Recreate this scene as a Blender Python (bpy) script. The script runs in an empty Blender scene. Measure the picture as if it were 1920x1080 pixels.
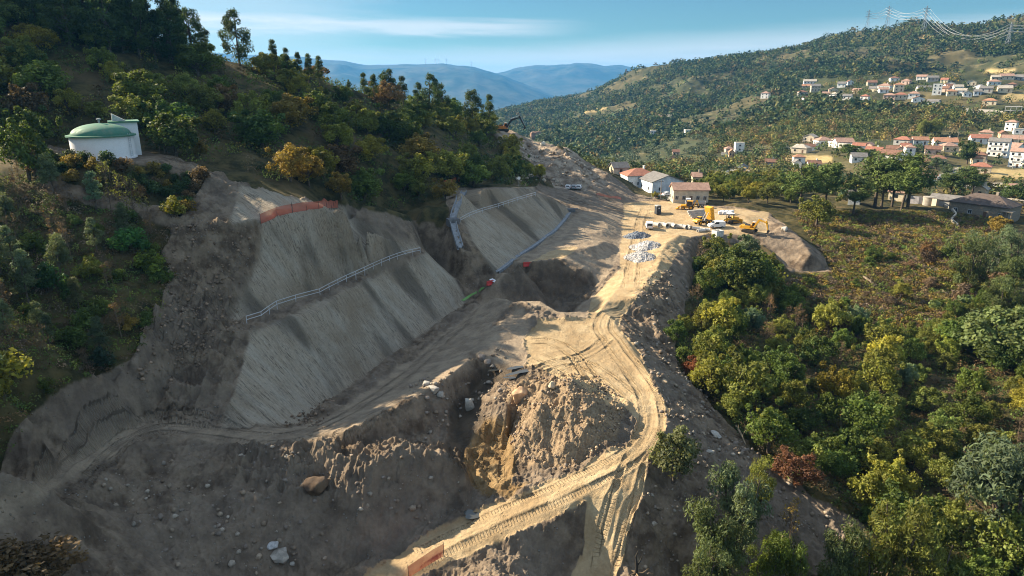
import bpy, bmesh, math, random
import numpy as np
from mathutils import Vector, Matrix
from mathutils.geometry import delaunay_2d_cdt
random.seed(7); RNG = np.random.default_rng(7)
R = math.radians
SC = bpy.context.scene
COL = SC.collection

# ------------------------------------------------------------------ camera
CAMZ = 40.0; PITCH = R(16.9); FPX = 1280.0
cp, sp = math.cos(PITCH), math.sin(PITCH)
cam_d = bpy.data.cameras.new('camera'); cam = bpy.data.objects.new('camera', cam_d); COL.objects.link(cam)
cam_d.sensor_width = 36.0; cam_d.lens = 36.0 * FPX / 1920.0
cam_d.clip_start = 0.5; cam_d.clip_end = 60000
cam.location = (0, 0, CAMZ); cam.rotation_euler = (math.pi / 2 - PITCH, 0, 0)
SC.camera = cam
SC.view_settings.view_transform = 'Standard'; SC.view_settings.look = 'None'; SC.view_settings.gamma = 1.0
SC.view_settings.exposure = EXPOSURE = 1.52
SC.cycles.use_denoising = True; SC.cycles.filter_width = 1.05
SC.cycles.max_bounces = 5; SC.cycles.diffuse_bounces = 3; SC.cycles.glossy_bounces = 2
SC.cycles.transmission_bounces = 3; SC.cycles.volume_bounces = 0; SC.cycles.transparent_max_bounces = 4
SC.cycles.caustics_reflective = False; SC.cycles.caustics_refractive = False

# ------------------------------------------------------------------ sun and sky
SUN_EL = R(29.0); sun_h = Vector((-0.915, 0.40)).normalized()
to_sun = Vector((sun_h.x * math.cos(SUN_EL), sun_h.y * math.cos(SUN_EL), math.sin(SUN_EL)))
ld = bpy.data.lights.new('sun', 'SUN'); ld.energy = 5.0; ld.angle = R(0.5); ld.color = (1.0, 0.85, 0.62)
sun = bpy.data.objects.new('sun', ld); COL.objects.link(sun)
sun.rotation_euler = to_sun.to_track_quat('Z', 'Y').to_euler(); sun.location = (-200, 200, 300)

def build_world():
    w = bpy.data.worlds.new('World'); SC.world = w; w.use_nodes = True
    nt = w.node_tree; N = nt.nodes; L = nt.links; N.clear()
    out = N.new('ShaderNodeOutputWorld'); bg = N.new('ShaderNodeBackground')
    bg.inputs['Strength'].default_value = 0.078
    sky = N.new('ShaderNodeTexSky'); sky.sky_type = 'NISHITA'; sky.sun_disc = False
    sky.sun_elevation = SUN_EL; sky.sun_rotation = math.atan2(to_sun.x, to_sun.y)
    sky.altitude = 300; sky.air_density = 1.0; sky.dust_density = 0.1; sky.ozone_density = 2.0
    # thin cirrus drawn by direction: long streaks lying near the horizon
    tc = N.new('ShaderNodeTexCoord'); sepx = N.new('ShaderNodeSeparateXYZ'); L.new(tc.outputs['Generated'], sepx.inputs[0])
    def m(op, a, b=None, c=None):
        n = N.new('ShaderNodeMath'); n.operation = op
        for i, v in enumerate((a, b, c)):
            if v is None: continue
            if isinstance(v, (int, float)): n.inputs[i].default_value = v
            else: L.new(v, n.inputs[i])
        return n.outputs[0]
    az = m('ARCTAN2', sepx.outputs[0], sepx.outputs[1]); el = m('ARCSINE', sepx.outputs[2])
    comb = N.new('ShaderNodeCombineXYZ')
    L.new(m('MULTIPLY', az, 2.2), comb.inputs[0]); L.new(m('ADD', m('MULTIPLY', el, 30.0), m('MULTIPLY', az, 1.2)), comb.inputs[1])
    noi = N.new('ShaderNodeTexNoise'); noi.inputs['Scale'].default_value = 1.0; noi.inputs['Detail'].default_value = 6
    noi.inputs['Roughness'].default_value = 0.62; noi.inputs['Distortion'].default_value = 0.4
    L.new(comb.outputs[0], noi.inputs['Vector'])
    def bump(x, lo, hi, soft):
        a = N.new('ShaderNodeMapRange'); a.interpolation_type = 'SMOOTHSTEP'; L.new(x, a.inputs[0])
        a.inputs[1].default_value = lo - soft; a.inputs[2].default_value = lo
        b = N.new('ShaderNodeMapRange'); b.interpolation_type = 'SMOOTHSTEP'; L.new(x, b.inputs[0])
        b.inputs[1].default_value = hi + soft; b.inputs[2].default_value = hi
        return m('MULTIPLY', a.outputs[0], b.outputs[0])
    # a bank of cirrus up to the left, a pale low veil along the horizon
    azw = m('ADD', az, m('MULTIPLY', m('SUBTRACT', noi.outputs[0], 0.5), 0.25))
    elw = m('ADD', el, m('MULTIPLY', m('SUBTRACT', noi.outputs[0], 0.5), 0.035))
    c1 = m('MULTIPLY', bump(azw, -0.42, -0.02, 0.14), bump(elw, R(3.7), R(4.3), R(0.55)))
    elt = m('SUBTRACT', elw, m('MULTIPLY', az, 0.045))
    c2 = m('MULTIPLY', bump(azw, -0.4, 1.2, 0.5), bump(elt, R(-4), R(1.4), R(1.9)))
    c3 = m('MULTIPLY', bump(azw, -1.6, -0.33, 0.2), bump(elw, R(-3), R(9), R(4)))
    nr = N.new('ShaderNodeMapRange'); nr.interpolation_type = 'SMOOTHSTEP'; L.new(noi.outputs[0], nr.inputs[0])
    nr.inputs[1].default_value = 0.30; nr.inputs[2].default_value = 0.62
    cl = m('ADD', m('MULTIPLY', c1, m('MULTIPLY_ADD', nr.outputs[0], 0.72, 0.0)), m('MULTIPLY', c2, m('MULTIPLY_ADD', nr.outputs[0], 0.30, 0.5)))
    cl = m('ADD', cl, m('MULTIPLY', c3, 0.34))
    veil = N.new('ShaderNodeMapRange'); veil.interpolation_type = 'SMOOTHSTEP'; L.new(el, veil.inputs[0]); veil.inputs[1].default_value = R(8); veil.inputs[2].default_value = R(20)   # unseen bright cloud veil, added above the view to fill the shade
    veil_fill = m('MULTIPLY', veil.outputs[0], m('MULTIPLY_ADD', nr.outputs[0], 0.38, 0.42))
    cl = m('MINIMUM', cl, 0.9)
    mix = N.new('ShaderNodeMix'); mix.data_type = 'RGBA'
    L.new(cl, mix.inputs['Factor'])
    tint = N.new('ShaderNodeMix'); tint.data_type = 'RGBA'; tint.blend_type = 'MULTIPLY'; tint.inputs['Factor'].default_value = 1
    L.new(sky.outputs[0], tint.inputs[6]); tint.inputs[7].default_value = SKY_TINT
    L.new(tint.outputs[2], mix.inputs[6]); mix.inputs[7].default_value = (4.3, 4.45, 4.6, 1)
    vm = N.new('ShaderNodeMix'); vm.data_type = 'RGBA'; L.new(veil_fill, vm.inputs['Factor']); L.new(mix.outputs[2], vm.inputs[6]); vm.inputs[7].default_value = (3.3, 4.0, 4.8, 1)
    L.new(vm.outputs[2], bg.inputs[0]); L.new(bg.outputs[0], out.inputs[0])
SKY_TINT = (0.25, 0.385, 0.435, 1)
build_world()

# ------------------------------------------------------------------ small helpers
def tag(o, label=None, cat=None, group=None, kind=None):
    if label: o['label'] = label
    if cat: o['category'] = cat
    if group: o['group'] = group
    if kind: o['kind'] = kind
    return o
def link(o, parent=None):
    COL.objects.link(o)
    if parent is not None: o.parent = parent
    return o
def empty(name, loc, rz=0.0, scale=1.0):
    o = bpy.data.objects.new(name, None); o.empty_display_size = 0.3
    o.location = loc; o.rotation_euler = (0, 0, rz)
    o.scale = (scale,) * 3 if isinstance(scale, (int, float)) else scale
    return link(o)
def mesh_np(name, V, F, mats=(), smooth=False, parent=None, attrs=None, make=True, matidx=None):
    """V (n,3), F (m,k) arrays -> mesh object"""
    me = bpy.data.meshes.new(name); V = np.asarray(V, np.float32); F = np.asarray(F, np.int32)
    n, (mf, k) = len(V), F.shape
    me.vertices.add(n); me.vertices.foreach_set('co', V.ravel())
    me.loops.add(mf * k); me.loops.foreach_set('vertex_index', F.ravel())
    me.polygons.add(mf); me.polygons.foreach_set('loop_start', np.arange(0, mf * k, k, dtype=np.int32))
    me.polygons.foreach_set('loop_total', np.full(mf, k, np.int32))
    if smooth: me.polygons.foreach_set('use_smooth', np.ones(mf, bool))
    for m_ in mats: me.materials.append(m_)
    if matidx is not None: me.polygons.foreach_set('material_index', np.asarray(matidx, np.int32))
    for nm, arr in (attrs or {}).items():
        arr = np.asarray(arr, np.float32)
        if arr.ndim == 1:
            a = me.attributes.new(nm, 'FLOAT', 'POINT'); a.data.foreach_set('value', arr)
        else:
            a = me.attributes.new(nm, 'FLOAT_VECTOR', 'POINT'); a.data.foreach_set('vector', arr.ravel())
    me.update(calc_edges=True)
    if not make: return me
    return link(bpy.data.objects.new(name, me), parent)

# vectorised gradient noise
_perm = RNG.permutation(4096).astype(np.int64); _perm = np.concatenate([_perm, _perm])
_g2 = np.stack([np.cos(np.arange(4096) * 2.399963), np.sin(np.arange(4096) * 2.399963)], 1).astype(np.float32)
def pnoise(x, y):
    xi = np.floor(x).astype(np.int64); yi = np.floor(y).astype(np.int64)
    fx = (x - xi).astype(np.float32); fy = (y - yi).astype(np.float32); xi &= 4095; yi &= 4095
    u = fx * fx * fx * (fx * (fx * 6 - 15) + 10); v = fy * fy * fy * (fy * (fy * 6 - 15) + 10)
    def g(ix, iy, dx, dy):
        h = _g2[_perm[_perm[ix & 4095] + (iy & 4095)]]
        return h[..., 0] * dx + h[..., 1] * dy
    a = g(xi, yi, fx, fy); b = g(xi + 1, yi, fx - 1, fy); c = g(xi, yi + 1, fx, fy - 1); d = g(xi + 1, yi + 1, fx - 1, fy - 1)
    return (a + (b - a) * u + ((c + (d - c) * u) - (a + (b - a) * u)) * v) * 1.5
def fbm(x, y, oct=4, gain=0.5, ridge=False):
    s = 0; a = 1.0
    for i in range(oct):
        n = pnoise(x * 2 ** i + 17.3 * i, y * 2 ** i + 9.1 * i)
        s = s + a * ((1 - 2 * np.abs(n)) if ridge else n); a *= gain
    return s
def sstep(x, a, b):
    t = np.clip((x - a) / (b - a), 0, 1); return t * t * (3 - 2 * t)

# ------------------------------------------------------------------ pixel rays (survey of the site: each photo point gets its own height or distance)
def ray(u, v):
    k = (540 - v) / FPX; a = (u - 960) / FPX
    return a, cp + k * sp, -sp + k * cp
def PZ(u, v, z):
    x, y, dz = ray(u, v); s = (z - CAMZ) / dz; return (x * s, y * s, z)
def PY(u, v, Y):
    x, y, dz = ray(u, v); s = Y / y; return (x * s, Y, CAMZ + dz * s)
def project(X, Y, Z):
    dz = Z - CAMZ; f = Y * cp - dz * sp; up = Y * sp + dz * cp
    return 960 + FPX * X / f, 540 - FPX * up / f
def in_poly(u, v, poly):
    c = np.zeros(np.shape(u), bool); n = len(poly)
    for i in range(n):
        x1, y1 = poly[i]; x2, y2 = poly[(i + 1) % n]
        if y1 == y2: continue
        c ^= ((y1 > v) != (y2 > v)) & (u < (x2 - x1) * (v - y1) / (y2 - y1) + x1)
    return c
# ------------------------------------------------------------------ terrain survey lines: (u, v, z) or (u, v, 'Y', depth)
Z_LINES = [
 # toe, bench, crests of the cut slopes
 [(415,800,.5),(500,800,-.5),(560,790,-1.5),(640,735,-3),(750,655,-3),(860,575,-3),(915,545,-2)],
 [(470,625,7),(600,577,7),(710,508,7),(800,477,7)],
 [(800,477,7),(840,515,3),(872,562,-2.6)],
 [(470,625,7),(445,715,3.4),(415,800,.5)],
 [(430,605,7.3),(560,562,7.3),(700,497,7.3),(787,463,7.3)],
 [(490,415,19),(560,402,19.2),(610,390,19.2),(640,392,19)],
 [(640,392,19),(700,428,14.5),(760,458,9),(787,463,7.3)],
 [(490,415,19),(490,480,14),(430,605,7.3)],
 [(430,420,19.6),(500,404,19.8),(600,384,19.9)],
 [(440,348,23.6),(500,348,23.3),(560,366,21.5),(600,380,20.4)],
 # rough dirt slope left of the cut
 [(400,440,18.5),(380,520,13),(360,600,9),(330,680,5.5),(300,760,2.5)],
 [(330,415,20.5),(300,500,15.5),(300,600,10.5),(250,690,7.5),(200,760,5)],
 # lower trail and pit floor
 [(30,930,6),(150,860,3.5),(280,790,1.8),(380,800,.9),(450,822,.5),(560,815,-.5),(640,775,-2),(750,700,-2.5),(850,620,-2.6),(900,575,-2)],
 # berm between pit floor and hollow
 [(960,570,1.5),(940,610,1.2),(900,660,1.2),(850,700,1.4),(790,735,1.4),(700,785,1.4),(600,832,1.1)],
 [(905,712,-1.8),(865,760,-3.1),(855,810,-3.5),(862,860,-3.8),(890,910,-4.2)],
 [(960,800,-3.2),(940,860,-3.8),(940,910,-3.6)],
 # lower mound
 [(330,850,.9),(450,852,.2),(590,850,.6),(690,880,0),(760,845,.6),(840,858,-.4),(872,892,-2.2)],
 [(640,850,-1.2),(720,830,-1.4),(800,810,-2.2),(840,830,-3)],
 [(885,935,-4.8),(800,985,-6),(700,1040,-7),(560,1095,-7.6)],
 [(600,940,-2.9),(500,960,-2.4),(420,1000,-2.2)],
 [(300,900,.3),(250,960,.2),(200,1000,1.6),(100,1060,4)],
 [(400,1080,-4.2),(300,1080,-1)],
 # haul road
 [(1170,380,0),(1210,410,.2),(1200,470,.8),(1165,530,1.2),(1115,595,1.8),(1130,640,1.3),(1190,700,.6),(1225,770,.1),(1215,820,-.3),(1170,870,-.8),(1060,920,-2.1),(940,975,-3.9),(830,1030,-5.6),(700,1090,-7.2)],
 [(1100,600,1.8),(1080,640,1.2),(1120,720,.5),(1175,780,.1)],
 [(1000,650,1),(1040,690,.6),(960,690,.2),(1000,735,-.3)],
 [(1145,595,1.8),(1175,640,1.5),(1215,700,.9),(1248,765,.3),(1250,805,0),(1222,848,-.7),(1205,885,-1.2),(1190,960,-3.2),(1162,1040,-6),(1140,1095,-8.4)],
 [(1110,925,-2),(1050,958,-3),(960,1005,-4.5),(850,1052,-6),(770,1092,-7.2)],
 [(1112,920,-2),(1100,960,-3.4),(1098,1020,-6),(1070,1090,-8.4)],
 [(1150,930,-2),(1135,1000,-4.8),(1100,1090,-8.4)],
 [(895,930,-4.4),(800,1000,-6),(650,1080,-7.3)],
 # spoil heap in the bend
 [(960,730,.7),(980,718,2.0),(1050,712,3.2),(1110,716,3.4),(1150,738,2.3),(1172,762,.5)],
 [(950,750,.2),(955,800,-1.4),(965,850,-2.4),(1040,872,-2),(1110,858,-1.2),(1160,815,-.2),(1175,775,.2)],
 [(1010,770,1.5),(1060,760,2.6),(1110,770,2.1),(1070,815,.5)],
 # shaded hollow behind
 [(930,556,1.6),(950,560,2.0),(975,570,2.6),(1000,577,2.8),(1012,563,3.2),(1030,573,2.9),(1062,592,2.3),(1100,600,1.8)],
 [(950,580,1.6),(1000,600,1.8),(1050,606,1.8)],
 [(950,548,-2.4),(985,553,-3.4),(1040,556,-3.6),(1090,548,-2.8),(1122,532,-.8)],
 [(943,516,2.6),(965,503,3.3),(1000,492,3.6),(1055,487,3.4),(1062,500,2.2),(1085,505,1.8),(1110,498,1.6),(1135,470,1.8)],
 [(1075,470,3.7),(1110,462,3.6),(1135,452,2.8)],
 [(1128,500,1.2)],
 [(930,512,2),(985,472,2.7),(1035,438,3.3),(1070,397,4)],
 [(1020,462,3.4),(1085,445,3.5),(1130,432,2.8)],
 [(1085,400,4),(1120,400,3),(1140,425,2.4),(1160,450,.7),(1150,500,1)],
 [(1170,390,.4),(1165,440,.5),(1160,480,.8)],
 # second cut
 [(870,408,10.8),(930,388,10.8),(1000,365,10.8),(1040,373,8.8),(1070,393,4.6)],
 [(870,408,10.8),(885,450,7.4),(930,512,2)],
 [(850,414,11),(870,400,11.2),(935,380,11.2),(1000,358,11.2)],
 [(865,360,15.5),(852,400,12),(848,415,11),(855,440,9),(862,466,6.8),(900,520,1)],
 [(905,355,15.2),(940,352,13.8),(1000,352,11.6)],
 # gully between the cuts
 [(900,537,-1.2)],
 # haul road right shoulder and embankment toe
 [(1240,480,2.2),(1250,455,2.4),(1275,440,2)],[(1215,520,2),(1190,560,1.6),(1235,500,2.2)],
 [(1200,600,-1.2),(1230,640,-2.6),(1230,570,.2),(1255,540,.4)],
 [(1300,445,.2),(1290,500,-.6),(1270,560,-1.4)],
 [(1310,480,-4),(1300,560,-4.5),(1262,650,-4),(1285,690,-4.6),(1340,760,-6),(1420,850,-7.6),(1480,920,-8.6),(1560,960,-9.8)],
 [(1450,1000,-8.4),(1370,1080,-9.4)],[(1290,1090,-9.4)],
 [(1560,1080,-12),(1700,1000,-13),(1900,1000,-13),(2150,1000,-12)],
 [(1500,800,-10),(1700,800,-13),(1900,800,-13),(2200,800,-12)],
 [(1380,620,-8),(1500,600,-11),(1700,620,-13),(1900,620,-12),(2200,640,-12)],
 # equipment platform
 [(1280,400,0),(1340,400,-.2),(1400,405,-.5),(1430,400,-.6)],[(1230,380,0),(1300,390,0)],
 [(1270,425,0),(1330,435,-.2),(1400,440,-.8),(1440,432,-.8)],
 [(1440,395,-.8),(1490,425,-2),(1530,460,-4.2),(1560,498,-6.4)],
 [(1450,440,-.8),(1470,424,.6),(1500,445,-1),(1520,478,-3.4)],[(1430,470,-4),(1500,510,-7.4)],
 [(1550,480,-6.5),(1700,500,-6.5),(1900,500,-8),(2200,500,-8)],
 [(1362,402,1.6),(1395,404,1.8),(1430,407,1.2)],[(1362,412,-.4),(1395,414,-.6),(1430,417,-.8)],
 [(1245,396,1.0),(1275,398,1.2),(1300,404,.9)],[(1243,404,.1),(1275,412,.0),(1300,418,0)],
 # heath knoll
 [(1480,400,-1.2),(1550,402,-2),(1650,392,-1.2),(1760,400,-2.5),(1850,412,-4),(2000,415,-5),(2250,420,-5)],
]
GULLY = [[(650,130,14.3),(700,137,8.8),(760,147,4.6),(800,145,2.0),(840,140,.4),(872,135.5,-1.2)],[(700,150,12.6),(760,158,10.6),(825,164,10.4)]]
def PYZ(u, Y, z): return ((u - 960) / FPX * (Y * cp - (z - CAMZ) * sp), Y, z)
Y_LINES = [
 # tank terrace and bank
 [(0,290,108),(90,292,109),(150,300,105),(195,302,104),(260,298,108),(300,300,113),(400,326,115),(440,346,113.5)],
 [(100,278,120),(195,272,121),(260,275,122)],
 [(-200,350,92),(100,345,98),(200,375,100),(330,414,97.6)],
 [(-250,500,70),(60,500,82),(200,500,87)],[(-250,700,54),(60,700,62),(200,700,69.6)],
 [(-250,900,40),(60,900,48),(0,1000,43),(-100,1080,38)],[(60,790,56)],
 # wooded hillside: foot and ridge
 [(480,330,122),(600,346,133),(680,385,133),(760,392,142),(830,380,160),(900,345,190),(960,335,216),(1020,350,224)],
 [(-250,-40,150),(0,20,160),(200,60,170),(400,110,182),(600,152,197),(750,192,227),(850,217,252),(935,245,280)],
 [(-200,160,125),(0,180,132),(200,190,136),(400,220,148),(600,250,160),(800,300,190)],
 # rocky cut under the far excavator
 [(940,245,280),(975,257,276),(1005,266,270),(1060,278,264),(1092,302,264),(1140,336,252)],
 [(960,315,244),(1010,320,246),(1080,325,246)],
 [(960,335,232),(1050,347,234),(1130,357,234),(1190,377,233)],
 [(1110,310,285),(1150,320,296),(1180,352,262),(1200,372,240)],
 [(1060,372,214),(1110,372,222),(1160,378,228)],
]
W_PTS = [(2,117.5,-4.6),(8,117,-4.8),(5,123,-5),(-1.5,122,-4),(11,121,-4.2),(1,128,-4.6),(8,128,-4.8),(-2.5,128,-3.4),
 # behind the ridges
 (-230,190,52),(-150,215,44),(-100,240,32),(-60,260,20),(-30,290,12),(0,310,8),(30,300,6),(-260,260,40),(-150,330,14),(-60,380,-6),(20,380,-12)]
FAR = [
 [(1200,360,275),(1300,340,300),(1350,350,290),(1420,372,245),(1500,345,320),(1560,365,270)],
 [(1650,350,290),(1750,345,320),(1840,345,330),(1950,350,320),(2250,350,320)],
 [(1250,310,480),(1300,320,410),(1400,315,420),(1500,315,410),(1600,300,400),(1700,305,390),(1870,305,410),(2200,310,400)],
 [(1150,300,600),(1200,285,660),(1300,280,560),(1400,270,560),(1500,265,520),(1600,268,470),(1700,272,450),(1900,275,460),(2200,280,460)],
 [(1120,270,800),(1200,258,800),(1260,250,800),(1330,240,760),(1420,240,680),(1520,230,640),(1650,225,600),(1800,225,560),(2000,220,560),(2250,220,560)],
 [(1250,225,980),(1340,215,960),(1420,200,860),(1500,190,760),(1550,182,740),(1700,185,700),(1850,180,660),(2000,170,660),(2250,170,660)],
 [(1000,245,1300),(1100,240,1150),(1200,235,1050),(1300,225,1050)],
 [(1450,178,960),(1600,155,920),(1750,150,880),(1900,140,840),(2250,130,840)],
 [(930,228,2300),(1000,214,2050),(1100,178,1750),(1200,132,1550),(1300,116,1500),(1400,101,1450),(1500,85,1400),(1600,68,1350),(1700,52,1300),(1780,44,1280),(1850,38,1250),(1920,34,1230),(2100,30,1200),(2300,30,1200)],
 [(1100,205,1500),(1200,180,1350),(1300,160,1250),(1450,135,1200),(1600,110,1150),(1750,95,1100),(1900,90,1050),(2250,80,1020)],
]
FAR_W = [(-400,900,-70),(-900,2600,-80),(-300,1500,-75),(0,2600,-80),(900,2700,20),(1600,2600,40),(2800,2600,40),(100,700,-40),(0,520,-24),(-400,450,-10),(-800,800,-40),(-700,350,20),(-1800,1500,-60),(-2600,2600,-60),(1400,1350,110),(1900,1500,90),(2800,1800,60),(-80,1100,-60),(-500,400,0),(60,440,-18)]
NEARW = [(0,15,-6),(-20,20,2),(-40,20,10),(-20,34,-2),(0,38,-5),(20,38,-12),(20,20,-10),(45,20,-12),(60,35,-14),(35,50,-15),(15,50,-9),(80,60,-14),(-60,30,16),(-90,60,26),(-45,-10,8),(40,-10,-8),(0,-12,-2)]

def densify(pts, step):
    out = [pts[0]]
    for a, b in zip(pts[:-1], pts[1:]):
        d = math.hypot(b[0] - a[0], b[1] - a[1]); n = max(1, int(d / step))
        for i in range(1, n + 1):
            f = i / n; out.append(tuple(a[j] + (b[j] - a[j]) * f for j in range(3)))
    return out
survey = []
for ln in Z_LINES: survey += densify([PZ(*p) for p in ln], 1.6)
for ln in GULLY: survey += densify([PYZ(*p) for p in ln], 2.0)
for ln in Y_LINES: survey += densify([PY(*p) for p in ln], 3.0)
for ln in FAR: survey += densify([PY(*p) for p in ln], 25.0)
survey += W_PTS + FAR_W + NEARW
_keep, _cells = [], {}
for p in survey:
    c = (int(p[0] // .8), int(p[1] // .8))
    if c in _cells: continue
    _cells[c] = 1; _keep.append(p)
SV = np.array(_keep)
_r = delaunay_2d_cdt([Vector((p[0], p[1])) for p in SV], [], [], 0, 1e-6)
_vo = np.array([(v.x, v.y) for v in _r[0]]); _zo = np.array([SV[o[0]][2] for o in _r[3]]); TRI = np.array([list(f) for f in _r[2]])

# polar grid round the camera's foot, finer near
NA = 1120
ANG = np.linspace(R(-48), R(48), NA)
_r1 = np.exp(np.arange(math.log(30), math.log(300), .0026)); _r2 = np.exp(np.arange(math.log(300.8), math.log(2550), .0065))
RAD = np.concatenate([_r1, _r2]); NR = len(RAD)
GX = (RAD[:, None] * np.sin(ANG)[None]); GY = (RAD[:, None] * np.cos(ANG)[None]); GZ = np.full((NR, NA), np.nan)
def tin_fill():
    # rasterise each triangle in the (log r, angle) index box that holds it
    for t in TRI:
        (x1, y1), (x2, y2), (x3, y3) = _vo[t]; z1, z2, z3 = _zo[t]
        rr = np.hypot((x1, x2, x3), (y1, y2, y3)); aa = np.arctan2((x1, x2, x3), (y1, y2, y3))
        den = (y2 - y3) * (x1 - x3) + (x3 - x2) * (y1 - y3)
        if abs(den) < 1e-9: continue
        # nearest approach of the triangle to the origin
        rmin = min(rr)
        for (ax, ay), (bx, by) in (((x1, y1), (x2, y2)), ((x2, y2), (x3, y3)), ((x3, y3), (x1, y1))):
            dx, dy = bx - ax, by - ay; L2 = dx * dx + dy * dy + 1e-12; f = min(1, max(0, -(ax * dx + ay * dy) / L2))
            rmin = min(rmin, math.hypot(ax + f * dx, ay + f * dy))
        if max(aa) - min(aa) > math.pi: a0, a1, rmin = 0, NA, 0
        else: a0 = max(0, np.searchsorted(ANG, min(aa)) - 1); a1 = min(NA, np.searchsorted(ANG, max(aa)) + 1)
        i0 = max(0, np.searchsorted(RAD, rmin) - 1); i1 = min(NR, np.searchsorted(RAD, max(rr)) + 1)
        if i0 >= i1 or a0 >= a1: continue
        X = GX[i0:i1, a0:a1]; Y = GY[i0:i1, a0:a1]
        l1 = ((y2 - y3) * (X - x3) + (x3 - x2) * (Y - y3)) / den; l2 = ((y3 - y1) * (X - x3) + (x1 - x3) * (Y - y3)) / den
        l3 = 1 - l1 - l2; ok = (l1 >= -1e-6) & (l2 >= -1e-6) & (l3 >= -1e-6)
        sub = GZ[i0:i1, a0:a1]; sub[ok] = (l1 * z1 + l2 * z2 + l3 * z3)[ok]
tin_fill()
_bad = np.isnan(GZ)
if _bad.any():
    for i in range(NR):
        b = np.isnan(GZ[i])
        if b.all(): GZ[i] = GZ[i - 1]
        elif b.any(): GZ[i, b] = np.interp(np.flatnonzero(b), np.flatnonzero(~b), GZ[i, ~b])
def blur(Z, n):
    for _ in range(n):
        P = np.pad(Z, 1, mode='edge'); Z = (P[:-2, 1:-1] + P[2:, 1:-1] + P[1:-1, :-2] + P[1:-1, 2:] + 2 * P[1:-1, 1:-1]) / 6
    return Z
# ------------------------------------------------------------------ node helper
class NT:
    def __init__(s, name):
        s.mat = bpy.data.materials.new(name); s.mat.use_nodes = True
        s.t = s.mat.node_tree; s.N = s.t.nodes; s.L = s.t.links; s.N.clear()
        s.out = s.N.new('ShaderNodeOutputMaterial')
    def put(s, sock, v):
        if v is None: return
        if isinstance(v, bpy.types.NodeSocket): s.L.new(v, sock)
        elif isinstance(v, (tuple, list)) and sock.type == 'RGBA' and len(v) == 3: sock.default_value = (*v, 1)
        else: sock.default_value = v
    def m(s, op, a, b=None, c=None, clamp=False):
        n = s.N.new('ShaderNodeMath'); n.operation = op; n.use_clamp = clamp
        for i, v in enumerate((a, b, c)): s.put(n.inputs[i], v)
        return n.outputs[0]
    def mr(s, x, a, b, c=0.0, d=1.0, smooth=True):
        n = s.N.new('ShaderNodeMapRange'); n.interpolation_type = 'SMOOTHSTEP' if smooth else 'LINEAR'
        for i, v in enumerate((x, a, b, c, d)): s.put(n.inputs[i], v)
        return n.outputs[0]
    def mix(s, f, a, b, mode='MIX'):
        n = s.N.new('ShaderNodeMix'); n.data_type = 'RGBA'; n.blend_type = mode
        s.put(n.inputs[0], f); s.put(n.inputs[6], a); s.put(n.inputs[7], b); return n.outputs[2]
    def attr(s, nm, what='Fac'):
        n = s.N.new('ShaderNodeAttribute'); n.attribute_name = nm; return n.outputs[what]
    def noise(s, vec=None, scale=1.0, detail=4, rough=.55, dist=0.0, out=0):
        n = s.N.new('ShaderNodeTexNoise'); s.put(n.inputs['Vector'], vec); s.put(n.inputs['Scale'], scale)
        n.inputs['Detail'].default_value = detail; n.inputs['Roughness'].default_value = rough; n.inputs['Distortion'].default_value = dist
        return n.outputs[out]
    def vor(s, vec=None, scale=1.0, feature='F1', out='Distance'):
        n = s.N.new('ShaderNodeTexVoronoi'); n.feature = feature; s.put(n.inputs['Vector'], vec); s.put(n.inputs['Scale'], scale); return n.outputs[out]
    def pos(s):
        return s.N.new('ShaderNodeNewGeometry').outputs['Position']
    def obj(s): return s.N.new('ShaderNodeTexCoord').outputs['Object']
    def info(s, o): return s.N.new('ShaderNodeObjectInfo').outputs[o]
    def sep(s, v):
        n = s.N.new('ShaderNodeSeparateXYZ'); s.L.new(v, n.inputs[0]); return n.outputs
    def comb(s, x, y, z):
        n = s.N.new('ShaderNodeCombineXYZ')
        for i, v in enumerate((x, y, z)): s.put(n.inputs[i], v)
        return n.outputs[0]
    def bump(s, h, strength=.5, dist=.1, normal=None):
        n = s.N.new('ShaderNodeBump'); s.put(n.inputs['Height'], h); s.put(n.inputs['Strength'], strength); n.inputs['Distance'].default_value = dist
        s.put(n.inputs['Normal'], normal); return n.outputs[0]
    def ramp(s, x, stops):
        n = s.N.new('ShaderNodeValToRGB'); s.put(n.inputs[0], x); e = n.color_ramp.elements
        while len(e) < len(stops): e.new(.5)
        for el, (p, c) in zip(e, stops): el.position = p; el.color = (*c, 1)
        return n.outputs[0]
    def bsdf(s, col, rough=.8, normal=None, metal=0.0, spec=.3, **kw):
        n = s.N.new('ShaderNodeBsdfPrincipled'); s.put(n.inputs['Base Color'], col); s.put(n.inputs['Roughness'], rough)
        s.put(n.inputs['Metallic'], metal); s.put(n.inputs['Specular IOR Level'], spec); s.put(n.inputs['Normal'], normal)
        for k, v in kw.items(): s.put(n.inputs[k], v)
        return n.outputs[0]
    def done(s, shader): s.L.new(shader, s.out.inputs[0]); return s.mat

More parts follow.
